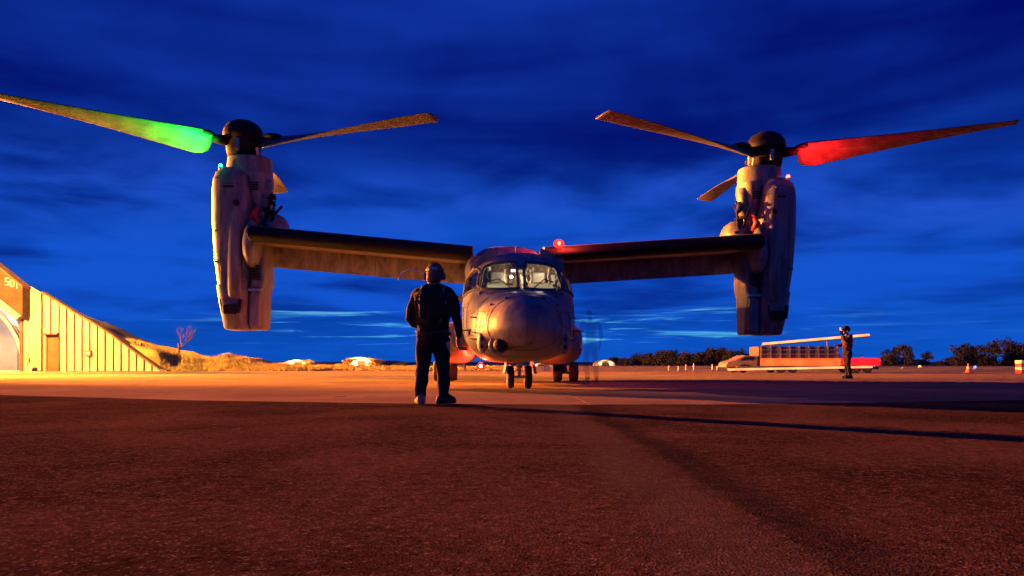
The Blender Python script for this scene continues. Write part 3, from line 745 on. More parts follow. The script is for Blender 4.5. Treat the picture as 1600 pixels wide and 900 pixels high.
rk = random.Random(21)
for k in range(46):
    x = rk.uniform(-.9, .9); z = rk.uniform(1.75, 2.5); y = rk.uniform(-5.35, -5.12); w_, h_ = rk.uniform(.02, .10), rk.uniform(.02, .09)
    MB().box((x-w_/2, y-.06, z-h_/2), (x+w_/2, y+.02, z+h_/2), rot=(0, rk.uniform(-.4, .4), 0)).obj('avionics_box', M[rk.choice(['seat', 'rust', 'paint_dark', 'void', 'canvas', 'metal', 'cockpit'])], bkh, bevel=.006)
for k in range(9):
    x = rk.uniform(-.85, .85); MB().tube([(x, -5.35, 2.55), (x+rk.uniform(-.1, .1), -5.42, 2.25), (x+rk.uniform(-.15, .15), -5.3, 1.95)], .012, 5).obj('cable_loom', M[rk.choice(['void', 'rust', 'canvas'])], bkh)
oc = MB().box((-.16, -6.1, 2.30), (.16, -5.3, 2.42)).obj('overhead_console', M['paint_dark'], ac, bevel=.02)
MB().ell((-.14, -5.75, 2.20), (.03, .03, .03), 10, 6).obj('dome_light', emis('dome_light', (1, .85, .6), 25), ac)
def acw(p): return Matrix.Translation(ac.location) @ ac.rotation_euler.to_matrix().to_4x4() @ Vector(p)
lamp('cockpit_lamp', acw((-.14, -5.85, 2.22)), 22, (1.0, .72, .42), .06)
lamp('cockpit_lamp', acw((.45, -5.85, 2.30)), 20, (1.0, .70, .40), .06)
# roof fairings over the cockpit
for s in (-1, 1):
    m = MB(); rr = []
    for k in range(9):
        t = k/8; x = s*(.42+.46*t); top = 2.635-.18*t**2.2; h = .14*(1-t)**.7+.01
        y = -5.75
        rr.append([(x, y-.05, top-.12), (x, y-.02, top+h-.02), (x, y+.03, top+h-.02), (x, y+.45, top-.05), (x, y+.45, top-.16)])
    m.loft(rr).obj('roof_fairing', M['paint'], ac, angle=35)
# nose seams, radome ring, sensors
def ringline(y, r=.008, grow=.004, m='seam', name='seam'):
    p = ring(y, 72, grow); return MB().tube(p+[p[0]], r, 5, cap=False).obj(name, M[m], fus, smooth=True)
ringline(-7.80, .007, .0, name='radome_seam'); ringline(-7.3, .006, .0, name='panel_seam'); ringline(-4.9, .006, .0, name='panel_seam')
for s in (-1, 1):
    # equipment bay outline on each cheek
    poly = [(-7.35, 1.0), (-6.75, .98), (-6.75, 1.45), (-7.35, 1.40)]
    MB().tube([(surf_side(y, z, s), y, z) for y, z in dens(poly, 6)], .007, 5, cap=False).obj('bay_door_seam', M['seam'], fus)
    MB().ell((s*.70, -7.52, .86), (.095, .12, .19), 16, 12).obj('sensor_fairing', M['paint'], ac, smooth=True)
    for dz in (-.07, .05): MB().ell((s*.715, -7.62, .86+dz), (.035, .03, .04), 10, 8).obj('sensor_window', M['void'], ac)
    pr = MB().tube([(s*.86, -7.0, 1.10), (s*1.05, -7.06, 1.08), (s*1.07, -7.3, 1.08)], [.02, .015, .009], 6).obj('pitot_probe', M['paint_dark'], ac)
    for zz in (1.30, .92): MB().tube([(s*.80, -7.3, zz), (s*.93, -7.36, zz)], [.018, .01], 6).obj('air_data_vane', M['paint_dark'], ac)
    MB().box((s*.98, -6.55, .74), (s*1.14, -6.3, .80)).obj('boarding_step', M['paint_dark'], ac, bevel=.01)
for s in (-1, 1):
    for poly in ([(-6.6, 1.0), (-5.9, 1.0), (-5.9, 1.6), (-6.6, 1.6)], [(-7.75, 1.15), (-7.4, 1.1), (-7.4, 1.4), (-7.72, 1.38)], [(-5.7, .9), (-5.05, .9), (-5.05, 1.6), (-5.7, 1.6)]):
        MB().tube([(surf_side(y, z, s), y, z) for y, z in dens(poly, 6)], .007, 5, cap=False).obj('hatch_seam', M['seam'], fus)
    fm_ = MB()
    for poly in ([(-6.55, 1.05), (-5.95, 1.05), (-5.95, 1.55), (-6.55, 1.55)], [(-7.30, 1.04), (-6.80, 1.03), (-6.80, 1.40), (-7.30, 1.36)]):
        for y, z in dens(poly, 6): fm_.ell((surf_side(y, z, s), y, z), (.012, .012, .012), 6, 4)
    fm_.obj('fastener_row', M['metal'], fus)
    for (x, z) in ((.30, 1.60), (.55, 1.50)):
        MB().box((s*x-.03, surf_front(x, z)-.02, z-.012), (s*x+.05, surf_front(x, z)+.02, z+.012)).obj('static_port', M['seam'], fus)
    MB().prism([(s*.62, 1.74), (s*.63, 1.74), (s*.63, 1.86), (s*.62, 1.86)], -7.12, -6.98).obj('rain_strake', M['paint_dark'], fus)
cl_ = MB().tube([(0, surf_front(0, z)-.001, z) for z in [1.30+.05*i for i in range(10)]], .005, 5).obj('centre_seam', M['seam'], fus)
# camera turret under the nose: yoke, ball, window
MB().lathe([(.02, .06), (.145, .02), (.16, -.03), (.155, -.05), (.10, -.05)], (-.44, -7.78, .80), 24, 'Y').obj('turret_ring', M['paint'], ac, smooth=True)
tr = MB().ell((-.40, -7.88, .81), (.125, .16, .125), 20, 14).obj('camera_turret', M['boot'], ac, smooth=True)
MB().lathe([(.01, -.02), (.045, -.015), (.05, .02)], (-.37, -8.02, .82), 14, 'Y').obj('turret_window', M['void'], tr)
MB().ell((-.47, -7.99, .83), (.03, .03, .03), 10, 8).obj('turret_lens', mat('amber_lens', (.6, .45, .2), .1, .6, 0), tr, smooth=True)
MB().tube([(-.25, -7.75, .80), (-.05, -8.0, .84), (.12, -8.1, .86)], [.09, .07, .03], 10).obj('probe_fairing', M['paint_dark'], ac, smooth=True)
# antennas
MB().prism([(0, 2.75), (.012, 2.75), (.008, 3.02), (.002, 3.02)], -4.6, -4.3).obj('blade_antenna', M['paint_dark'], ac)
MB().tube([(.0, -6.0, .55), (.0, -6.02, .40)], .012, 6).obj('belly_antenna', M['paint_dark'], ac)

# wing centre fairing + wings
def airfoil(x, ylead, chord, zc, th, a0, a1, n=10, up=True, off=0.):
    """points of a thick aerofoil between chord fractions a0..a1 on the upper or lower side"""
    pts = []
    for k in range(n+1):
        t = a0+(a1-a0)*k/n
        y = ylead+chord*t
        yt = 5*.22*(.2969*math.sqrt(max(t, 0))-.126*t-.3516*t*t+.2843*t**3-.1015*t**4)*chord*th/.22
        cam_ = .05*chord*4*t*(1-t)*.6
        pts.append((x, y, zc+cam_+(yt*.95+off if up else -yt*.85-off)))
    return pts
def wing_params(x):                        # |x| -> leading edge, chord, centre height
    t = (x-1.0)/5.6
    return -1.02-.42*t, 2.45, 3.37+.37*t
for s in (-1, 1):
    rings_ = []
    for x in (.95, 2.3, 3.7, 5.1, 6.62):
        yl, ch, zc = wing_params(x)
        up = airfoil(s*x, yl, ch, zc, .2, 0.0, .78, 14, True); lo = airfoil(s*x, yl, ch, zc, .2, 0.0, .78, 14, False)
        rings_.append(lo[::-1]+up[1:])
    wg = MB().loft(rings_).obj('wing', M['paint'], ac, angle=40)
    rb = []
    for x in (.97, 2.3, 3.7, 5.1, 6.58):
        yl, ch, zc = wing_params(x)
        fr2 = [t**2*.17 for t in (k/8 for k in range(9))]
        def pt(t, upf): return airfoil(s*x, yl-.012, ch, zc, .2, t, t, 0, upf, .006)[0] if False else None
        def ap(t, upf, off=.008):
            yt = 5*.2*(.2969*math.sqrt(t)-.126*t-.3516*t*t+.2843*t**3-.1015*t**4)*ch; cm = .05*ch*4*t*(1-t)*.6
            return (s*x, yl+ch*t-.010, zc+cm+(yt*.95+off if upf else -yt*.85-off))
        rb.append([ap(t, False) for t in fr2[::-1]]+[ap(t*.6, True) for t in fr2[1:]])
    MB().loft(rb, cap=False).obj('de_icing_boot', M['boot'], wg, smooth=True)
    # seam lines across the underside
    for x in (1.8, 3.75, 5.0):
        yl, ch, zc = wing_params(x); MB().tube(airfoil(s*x, yl, ch, zc, .2, .2, .78, 8, False, .001), .006, 4).obj('underside_seam', M['seam'], wg)
    # drooped flaperons, two per side
    for (xa, xb) in ((1.02, 3.695), (3.71, 6.52)):
        rr = []
        for x in (xa, xb):
            yl, ch, zc = wing_params(x); yh = yl+ch*.80; zh = zc-.06
            rr.append([(s*x, yh-.10, zh+.03), (s*x, yh-.06, zh-.18), (s*x, yh+.08, zh-.54), (s*x, yh+.13, zh-.53), (s*x, yh+.17, zh-.15), (s*x, yh+.12, zh+.12), (s*x, yh, zh+.16)])
        fl = MB().loft(rr).obj('flaperon', M['paint'], ac, angle=40)
        for x in (xa+.3, xb-.3):
            yl, ch, zc = wing_params(x); yh = yl+ch*.80; zh = zc-.115
            MB().box((s*x-.03, yh-.28, zh-.12), (s*x+.03, yh-.09, zh+.03)).obj('hinge_bracket', M['paint_dark'], fl, bevel=.01)
    # swelling fairing where wing meets nacelle, and spindle pod
    MB().ell((s*6.30, .15, 4.08), (.34, .62, .44), 24, 14).obj('wingtip_fairing', M['paint'], ac, smooth=True)
    MB().loft([[(s*(6.72+.22*u*math.cos(q)), -.55+.5*u*math.sin(q), z) for q in (2*math.pi*k/20 for k in range(20))] for z, u in ((2.98, .25), (3.08, .62), (3.3, .95), (3.6, 1.05), (3.9, .85), (4.15, .45), (4.22, .2))]).obj('spindle_fairing', M['paint'], ac, smooth=True)
cf = []
for y, hw, zt in ((-1.55, .5, 2.98), (-1.35, .85, 3.25), (-1.0, 1.02, 3.5), (-.4, 1.08, 3.66), (.6, 1.08, 3.66), (1.6, .95, 3.4), (2.6, .6, 3.08)):
    cf.append([(hw*math.copysign(abs(math.cos(q))**.7, math.cos(q)), y, 2.7+(zt-2.7)*abs(math.sin(q))**.7) for q in (math.pi*k/16 for k in range(17))])
MB().loft(cf).obj('wing_fairing', M['paint'], ac, angle=40)
# shoulder fillets below the wing root beside the fuselage
for s in (-1, 1):
    MB().loft([[(s*(.9+.26*u*math.cos(q)), y, 2.85+.42*u*math.sin(q)) for q in (2*math.pi*k/14 for k in range(14))] for y, u in ((-2.4, .2), (-1.9, .7), (-1.2, 1), (1, 1), (2.2, .3))]).obj('wing_root_fillet', M['paint'], ac, smooth=True)
# sponsons
for s in (-1, 1):
    rr = []
    for y, u in ((-2.7, .12), (-2.5, .45), (-2.1, .75), (-1.4, .95), (-.5, 1), (2.2, 1), (3.4, .8), (4.2, .35)):
        rr.append([(s*(1.35+.56*u*math.copysign(abs(math.cos(q))**.75, math.cos(q))), y, 1.04+.54*u*math.copysign(abs(math.sin(q))**.75, math.sin(q))) for q in (2*math.pi*k/28 for k in range(28))])
    MB().loft(rr).obj('sponson', M['paint'], ac, smooth=True)
# tail: plane and twin fins
MB().box((-2.6, 7.6, 2.95), (2.6, 8.6, 3.08)).obj('tailplane', M['paint'], ac, bevel=.04)
for s in (-1, 1):
    MB().loft([[(s*2.6+.07*a, y0+(y1-y0)*b, z) for a, b in ((0, 0), (1, .3), (1, .7), (0, 1), (-1, .7), (-1, .3))] for z, y0, y1 in ((2.35, 7.6, 8.9), (3.1, 7.3, 9.1), (4.7, 8.2, 9.2))]).obj('tail_fin', M['paint'], ac, bevel=.02)

# landing gear
def wheel(parent, c, r, wd, n=28):
    wl = MB().lathe([(r*.55, -wd/2), (r*.86, -wd/2), (r*.97, -wd*.32), (r, 0), (r*.97, wd*.32), (r*.86, wd/2), (r*.55, wd/2)], c, n, 'X').obj('wheel', M['rubber'], parent, smooth=True)
    for gq in (-.2, 0, .2):
        MB().lathe([(r*.995, -.004), (r*1.004, 0), (r*.995, .004)], (c[0]+gq*wd, c[1], c[2]), n, 'X').obj('tread_groove', M['void'], wl)
    MB().lathe([(.01, -wd*.42), (r*.45, -wd*.40), (r*.55, -wd*.47), (r*.55, wd*.47), (r*.45, wd*.40), (.01, wd*.42)], c, 16, 'X').obj('rim', M['metal'], wl, angle=30)
ng = MB(); ng.tube([(.06, -5.2, .24), (.06, -5.22, .45)], .035, 10); ng.tube([(.06, -5.22, .42), (.06, -5.25, 1.0)], .06, 12); ng.tube([(-.14, -5.2, .235), (.26, -5.2, .235)], .03, 10)
ng.tube([(.06, -5.2, .5), (.06, -4.6, .85)], .03, 8); ngo = ng.obj('nose_gear_strut', M['white'], ac, smooth=True)
MB().box((-.02, -5.34, .50), (.14, -5.28, .58)).obj('torque_link', M['metal'], ngo, bevel=.01)
wheel(ngo, (-.12, -5.2, .235), .235, .14); wheel(ngo, (.24, -5.2, .235), .235, .14)
for s in (-1, 1):
    MB().box((.06+s*.28-.012, -5.7, .30), (.06+s*.28+.012, -4.7, .60), rot=(0, R(-s*12), 0)).obj('nose_gear_door', M['paint'], ac, bevel=.008)
    mg = MB(); mg.tube([(s*1.72, 1.0, .27), (s*1.6, 1.0, .95)], .07, 12); mg.tube([(s*1.46, 1.0, .27), (s*2.0, 1.0, .27)], .04, 10); mgo = mg.obj('main_gear_strut', M['metal'], ac, smooth=True)
    wheel(mgo, (s*1.50, 1.0, .29), .29, .22); wheel(mgo, (s*1.96, 1.0, .29), .29, .22)
    MB().box((s*1.18-.012, .2, .30), (s*1.18+.012, 1.8, .58), rot=(0, R(s*8), 0)).obj('main_gear_door', M['paint'], ac, bevel=.008)

# ---- nacelles and proprotors
HZ = 6.33; HX = 7.16; NX = HX-.18        # rotor mast and nacelle body centre lines
def rrect(u0, u1, y0, y1, z, s, e=3.2, n=40):
    cu, cy, hu, hy = (u0+u1)/2, (y0+y1)/2, (u1-u0)/2, (y1-y0)/2
    return [(s*(NX+cu+hu*math.copysign(abs(math.cos(q))**(2/e), math.cos(q))), cy+hy*math.copysign(abs(math.sin(q))**(2/e), math.sin(q)), z) for q in (2*math.pi*k/n for k in range(n))]
for s in (-1, 1):
    cowl = [(1.36, -.10, .52, -.42, .42, 4), (1.40, -.13, .56, -.46, .45, 4), (2.0, -.15, .66, -.60, .5, 4), (2.50, -.16, .73, -.68, .55, 3.6), (2.52, -.15, .70, -.67, .55, 3.4), (3.2, -.17, .80, -.74, .58, 3), (4.2, -.18, .87, -.78, .6, 2.8),
            (5.0, -.18, .88, -.78, .6, 2.7), (5.3, -.16, .86, -.76, .58, 2.6), (5.48, -.13, .80, -.70, .54, 2.5), (5.60, -.05, .68, -.58, .45, 2.4), (5.66, .1, .5, -.4, .3, 2.3)]
    nc = MB().loft([rrect(a, b, c, d, z, s, e) for z, a, b, c, d, e in cowl]).obj('engine_cowl', M['paint'], ac, angle=50)
    inn = [(1.37, -.47, -.11, -.36, .40, 4), (1.42, -.50, -.11, -.40, .42, 4), (2.4, -.52, -.12, -.48, .5, 4), (2.6, -.60, -.12, -.52, .5, 3.4), (3.2, -.60, -.12, -.42, .5, 3), (3.6, -.55, -.12, -.30, .5, 3),
           (4.5, -.50, -.12, -.30, .5, 3), (4.9, -.54, -.10, -.48, .5, 2.8), (5.3, -.60, -.06, -.56, .5, 2.6), (5.5, -.60, .0, -.56, .48, 2.6)]
    MB().loft([rrect(a, b, c, d, z, s, e) for z, a, b, c, d, e in inn]).obj('inner_cowl', M['paint'], ac, angle=50)
    MB().loft([rrect(-.60, .58, -.52, .5, z, s, 2.2) for z in (5.40, 5.72)]+[rrect(-.58, .56, -.50, .48, 5.94, s, 2.2)]+[rrect(-.50, .50, -.42, .42, 5.99, s, 2.2)]).obj('gearbox_cowl', M['paint'], ac, angle=40)
    # raised duct on the front of the cowl, and inboard scoop
    MB().loft([rrect(-.02, .34, -.86+o_, -.5, z, s, 2.6, 24) for z, o_ in ((4.9, .28), (4.75, .12), (4.2, .06), (3.0, .05), (2.4, .10), (2.1, .26))]).obj('belly_fairing', M['paint'], ac, angle=50)
    MB().loft([rrect(-.70+o_, -.44, -.46+o_, -.1, z, s, 2.2, 20) for z, o_ in ((4.55, .12), (4.65, .02), (5.2, .0), (5.36, .05))]).obj('cooling_scoop', M['paint'], ac, smooth=True)
    MB().lathe([(.0, .0), (.075, .0), (.085, .05)], (s*(NX+.10), -.835, 4.62), 16, 'Y').obj('oil_cooler_port', M['void'], nc)
    MB().box((s*(NX+.30)-.13, -.80, 5.02), (s*(NX+.30)+.13, -.768, 5.07)).obj('cowl_vent', M['void'], nc)
    for z in (5.12, 3.35, 2.72):
        tb = [c for c in cowl]; a = lerp_tab([(c[0], c[1]) for c in cowl], z); b = lerp_tab([(c[0], c[2]) for c in cowl], z); c_ = lerp_tab([(c[0], c[3]) for c in cowl], z); d_ = lerp_tab([(c[0], c[4]) for c in cowl], z); e_ = lerp_tab([(c[0], c[5]) for c in cowl], z)
        p = rrect(a-.001, b+.001, c_-.001, d_, z, s, e_); MB().tube(p+[p[0]], .006, 4, cap=False).obj('cowl_seam', M['seam'], nc)
    for uu, za, zb_ in ((.10, 2.6, 4.9), (.52, 2.6, 5.1), (.10, 1.45, 1.72)):
        pp = []
        for i in range(14):
            z = za+(zb_-za)*i/13; a = lerp_tab([(c[0], c[1]) for c in cowl], z); b = lerp_tab([(c[0], c[2]) for c in cowl], z); c_ = lerp_tab([(c[0], c[3]) for c in cowl], z); d_ = lerp_tab([(c[0], c[4]) for c in cowl], z); e_ = lerp_tab([(c[0], c[5]) for c in cowl], z)
            uu2 = min(max(uu, a+.1), b-.03); cu_, hu_ = (a+b)/2, (b-a)/2; cy_, hy_ = (c_+d_)/2, (d_-c_)/2
            pp.append((s*(NX+uu2), cy_-hy_*(1-abs((uu2-cu_)/hu_)**e_)**(1/e_), z))
        MB().tube(pp, .006, 4).obj('cowl_seam', M['seam'], nc)
    for zz in (5.28, 3.9, 3.1):
        for uu in (.18, .62): MB().box((s*(NX+uu)-.035, -.80 if uu < .5 else -.74, zz-.02), (s*(NX+uu)+.035, -.70 if uu < .5 else -.60, zz+.02)).obj('latch', M['paint_dark'], nc, bevel=.005)
    for k in range(6): MB().box((s*(NX-.33)-.13, -.60, 2.66+k*.07), (s*(NX-.33)+.13, -.52, 2.69+k*.07)).obj('louvre', M['void'], nc)
    for k in range(4): MB().box((s*(NX-.30)-.10, -.575, 5.02+k*.06), (s*(NX-.30)+.10, -.545, 5.045+k*.06)).obj('louvre', M['void'], nc)
    # exhaust opening with rim and side slots low on the front face
    rm = MB(); x0 = s*(NX+.28)
    rm.box((x0-.17, -.70, 1.74), (x0+.17, -.60, 1.99)); ex = rm.obj('exhaust_port', M['void'], nc, bevel=.03)
    for t in (-1, 1): MB().box((x0+t*.21-.022, -.69, 1.78), (x0+t*.25+.022, -.60, 2.14), rot=(0, R(t*8), 0)).obj('exhaust_slot', M['void'], nc)
    MB().box((s*(NX-.32)-.17, -.56, 2.38), (s*(NX-.32)+.17, -.48, 2.44)).obj('suppressor_lip', M['metal'], ac, bevel=.01)
    MB().loft([rrect(-.44, -.16, -.50, -.3, z, s, 5, 16) for z in (1.45, 2.32)]).obj('suppressor_panel', M['paint'], ac, angle=40)
    # dark machinery inboard of the nacelle above the wing
    mc = MB(); rq = random.Random(11)
    for k in range(26):
        c = Vector((s*(NX-.62+rq.uniform(-.12, .12)), -.25+rq.uniform(-.25, .3), rq.uniform(4.05, 4.95)))
        if k % 2: d_ = Vector((rq.gauss(0, .1), rq.gauss(0, .08), rq.gauss(0, .22))); mc.tube([c-d_, c+d_*.2+Vector((s*.04, 0, 0)), c+d_], rq.uniform(.015, .04), 6)
        else: mc.box(c-Vector((.05, .06, rq.uniform(.03, .08))), c+Vector((rq.uniform(.02, .06), .06, .06)), rot=(rq.uniform(-.6, .6), rq.uniform(-.6, .6), rq.uniform(-.6, .6)))
    mc.tube([(s*(NX-.5), -.4, 4.9), (s*(NX-.78), -.45, 4.7), (s*(NX-.74), -.4, 4.3), (s*(NX-.62), -.4, 4.1)], .035, 8)
    mc.obj('conversion_machinery', M['hub'], ac, smooth=True)
    MB().tube([(s*(NX-.35), -.5, 4.60), (s*(NX-.30), -.62, 4.35), (s*(NX-.38), -.5, 4.15)], [.05, .09, .05], 10).obj('actuator_cover', mat('red_cover', (.45, .03, .03), .5, 0, .2), ac, smooth=True)
    # proprotor
    hub = MB().lathe([(.30, 5.99), (.40, 6.02), (.44, 6.2), (.45, 6.45), (.52, 6.50), (.53, 6.60), (.50, 6.74), (.40, 6.88), (.24, 6.97), (.08, 7.0), (.0, 7.0)], (s*HX, 0, 0), 32).obj('rotor_hub', M['hub'], ac, smooth=True)
    for k in range(3):
        q = 2*math.pi*k/3+.5; MB().box((s*HX+.43*math.cos(q)-.05, .43*math.sin(q)-.05, 6.1), (s*HX+.43*math.cos(q)+.05, .43*math.sin(q)+.05, 6.4)).obj('pitch_horn', M['metal'], hub, bevel=.01)
    MB().tube([(s*(HX-.47), -.25, 5.98), (s*(HX-.45), -.3, 6.2)], .035, 8).obj('pitch_link', M['white'], hub)
    # azimuths measured in the photo, mirrored spin direction
    azs = (216.5, 336.5, 96.5) if s < 0 else (-31.5, 208.5, 88.5)
    for a in azs:
        q = R(a); d = Vector((math.cos(q), math.sin(q), 0)); spin = 1 if s < 0 else -1
        le = Vector((-math.sin(q), math.cos(q), 0))*spin
        rr = []; stn = [.82, .95, 1.15, 1.4, 1.8, 2.4, 3.1, 3.9, 4.7, 5.3, 5.7, 5.8]
        for r in stn:
            ch = lerp_tab([(.82, .62), (.95, .78), (1.15, .88), (1.6, .86), (3, .74), (5.8, .57), (5.92, .50)], r)
            th = R(lerp_tab([(.8, 37), (1.5, 29), (3, 15), (4.5, 3), (5.8, -5)], r)); tk = lerp_tab([(.8, .10), (2, .07), (5.8, .035)], r)
            up = Vector((0, 0, 1)); c_dir = le*math.cos(th)+up*math.sin(th); nn = up*math.cos(th)-le*math.sin(th)
            cen = Vector((s*HX, 0, HZ+.02+.012*(r-1)))+d*r
            pts = []
            for k in range(16):
                w_ = 2*math.pi*k/16; a_ = math.cos(w_); t_ = (a_+1)/2      # t_=1 leading edge
                thick = tk*math.sin(w_)*(.35+.65*min(1, t_*1.5))
                pts.append(cen+c_dir*(ch*(-.66+t_))+nn*thick)
            rr.append(pts)
        bl = MB().loft(rr).obj('rotor_blade', M['blade'], ac, smooth=True)
        # black root cuff and grip
        cu = []
        for r, hw_, hh_ in ((.36, .16, .14), (.6, .15, .13), (.86, .14, .09)):
            cen = Vector((s*HX, 0, HZ+.05))+d*r
            cu.append([cen+le*hw_*math.cos(w_)+Vector((0, 0, 1))*hh_*math.sin(w_) for w_ in (2*math.pi*k/14 for k in range(14))])
        MB().loft(cu).obj('blade_grip', M['hub'], bl, smooth=True)
        cen = Vector((s*HX, 0, HZ+.12))+d*1.0
        MB().ell(cen, (.26, .26, .09), 14, 8).obj('root_cuff', M['hub'], bl, smooth=True)
    # navigation light on the outer shoulder of the nacelle
    lx = s*(NX+.66)
    nv = MB().lathe([(.05, 0), (.05, .10), (.0, .10)], (lx, -.35, 5.55), 12).obj('navigation_light', M['white'], ac, smooth=True)
    MB().ell((lx, -.35, 5.69), (.05, .05, .05), 12, 8).obj('light_lens', M['green_glow'] if s < 0 else M['red_glow'], nv, smooth=True)
    colr = (.0, 1, .06) if s < 0 else (1, .012, .01)
    lamp('navigation_lamp', acw((s*(HX+.78), -.95, 5.62)), 950 if s < 0 else 480, colr, .05, 'SPOT', acw((s*(HX+1.6), -.9, 6.42)), 150, .6)
# beacons
bc = MB().lathe([(.06, 0), (.05, .05), (.0, .06)], (1.30, -.95, 3.60), 14).obj('upper_beacon', M['paint_dark'], ac)
MB().ell((1.30, -.99, 3.67), (.05, .05, .05), 14, 10).obj('beacon_lens', M['red_glow'], bc, smooth=True)
MB().ell((1.30, -.92, 3.66), (.14, .09, .12), 16, 10).obj('beacon_dome', emis('red_dome', (1, .02, .015), 3.5), bc, smooth=True)
lamp('upper_beacon_lamp', acw((1.45, -1.2, 3.80)), 230, (1, .05, .03), .06)
bc = MB().lathe([(.0, 0), (.05, .01), (.06, .08)], (-.72, -1.2, .46), 14).obj('lower_beacon', M['paint_dark'], ac)
MB().ell((-.72, -1.22, .44), (.11, .09, .08), 14, 10).obj('beacon_dome', emis('lower_red_dome', (1, .02, .015), 2.0), bc, smooth=True)
MB().ell((-.72, -1.30, .44), (.045, .04, .04), 14, 10).obj('beacon_lens', emis('beacon_core', (1, .35, .15), 20), bc, smooth=True)
lamp('lower_beacon_lamp', acw((-.72, -1.75, .30)), 460, (1, .03, .012), .08)

# ================================================================== PEOPLE
def skin_chain(chains, sub=2):
    """tapered limb hulls along each chain of (x,y,z,r); the voxel remesh welds them into one continuous skin"""
    m = MB()
    for ch in chains:
        P = []; Rr = []
        for a, b in zip(ch, ch[1:]):
            for t in (0, .25, .5, .75): P.append(tuple(a[k]+(b[k]-a[k])*t for k in range(3))); Rr.append(a[3]+(b[3]-a[3])*t)
        P.append(ch[-1][:3]); Rr.append(ch[-1][3])
        m.tube(P, Rr, 14)
        for q in ch: m.ell(q[:3], (q[3],)*3, 14, 10)
    return m.v, m.f
def remesh(mb_, name, voxel, mats, pick, parent, smooth_it=6):
    me = mb_.mesh(name, mats[0], True); o = bpy.data.objects.new(name, me); COL.objects.link(o)
    r = o.modifiers.new('r', 'REMESH'); r.mode = 'VOXEL'; r.voxel_size = voxel; r.use_smooth_shade = True
    sm_ = o.modifiers.new('s', 'SMOOTH'); sm_.iterations = smooth_it; sm_.factor = .5
    bpy.context.view_layer.update(); dg = bpy.context.evaluated_depsgraph_get()
    m2 = bpy.data.meshes.new_from_object(o.evaluated_get(dg)); m2.name = name
    o.modifiers.clear(); old = o.data; o.data = m2; bpy.data.meshes.remove(old)
    m2.materials.clear()
    for m_ in mats: m2.materials.append(m_)
    for p in m2.polygons: p.material_index = pick(p.center); p.use_smooth = True
    o.parent = parent; return o
def hand_chains(wr, pd, side, curl, r=.011):
    """wrist point, direction of palm, thumb side vector, curl direction"""
    wr = Vector(wr); pd = Vector(pd).normalized(); side = Vector(side).normalized(); curl = Vector(curl).normalized()
    ch = []; palm = wr+pd*.085
    ch.append([(*wr, .026), (*(wr+pd*.04), .034), (*palm, .034)])
    for k, L in enumerate((.072, .080, .074, .058)):
        b = palm+side*(.027-.018*k)-pd*.01; p1 = b+pd*L*.42+curl*.006; p2 = p1+(pd*.8+curl*.6).normalized()*L*.34; p3 = p2+(pd*.35+curl).normalized()*L*.28
        ch.append([(*b, r), (*p1, r*.95), (*p2, r*.85), (*p3, r*.7)])
    b = wr+pd*.03+side*.02; p1 = b+(side*.9+pd*.6).normalized()*.04; p2 = p1+(side*.3+pd+curl*.4).normalized()*.035
    ch.append([(*b, r*1.2), (*p1, r*1.1), (*p2, r*.85)])
    return ch
def head_parts(mb_, c, fwd, s=1.0):
    c = Vector(c); f = Vector(fwd).normalized(); up = Vector((0, 0, 1)); r = f.cross(up).normalized(); up = r.cross(f).normalized()
    rz = math.atan2(-f.x, f.y); pt = math.asin(max(-1, min(1, f.z))); rot = (pt, 0, rz)
    E = lambda off, rad: mb_.ell(c+(r*off[0]+f*off[1]+up*off[2])*s, [q*s for q in rad], 14, 10, rot)
    E((0, 0, .02), (.077, .098, .105)); E((0, .035, -.055), (.055, .062, .065)); E((0, .10, -.012), (.014, .022, .026)); E((0, .088, -.052), (.026, .014, .008)); E((0, .07, -.09), (.026, .024, .02))
    for t in (-1, 1): E((t*.079, -.005, -.005), (.012, .022, .032)); E((t*.031, .084, .012), (.015, .012, .010)); E((t*.03, .088, .032), (.022, .010, .007))
def creased(m, amp=.016, sc=9):
    m.v = [tuple(Vector(p)+Vector((noise.noise(Vector(p)*sc), noise.noise(Vector(p)*sc+Vector((7, 3, 1))), 0))*amp) for p in m.v]; return m
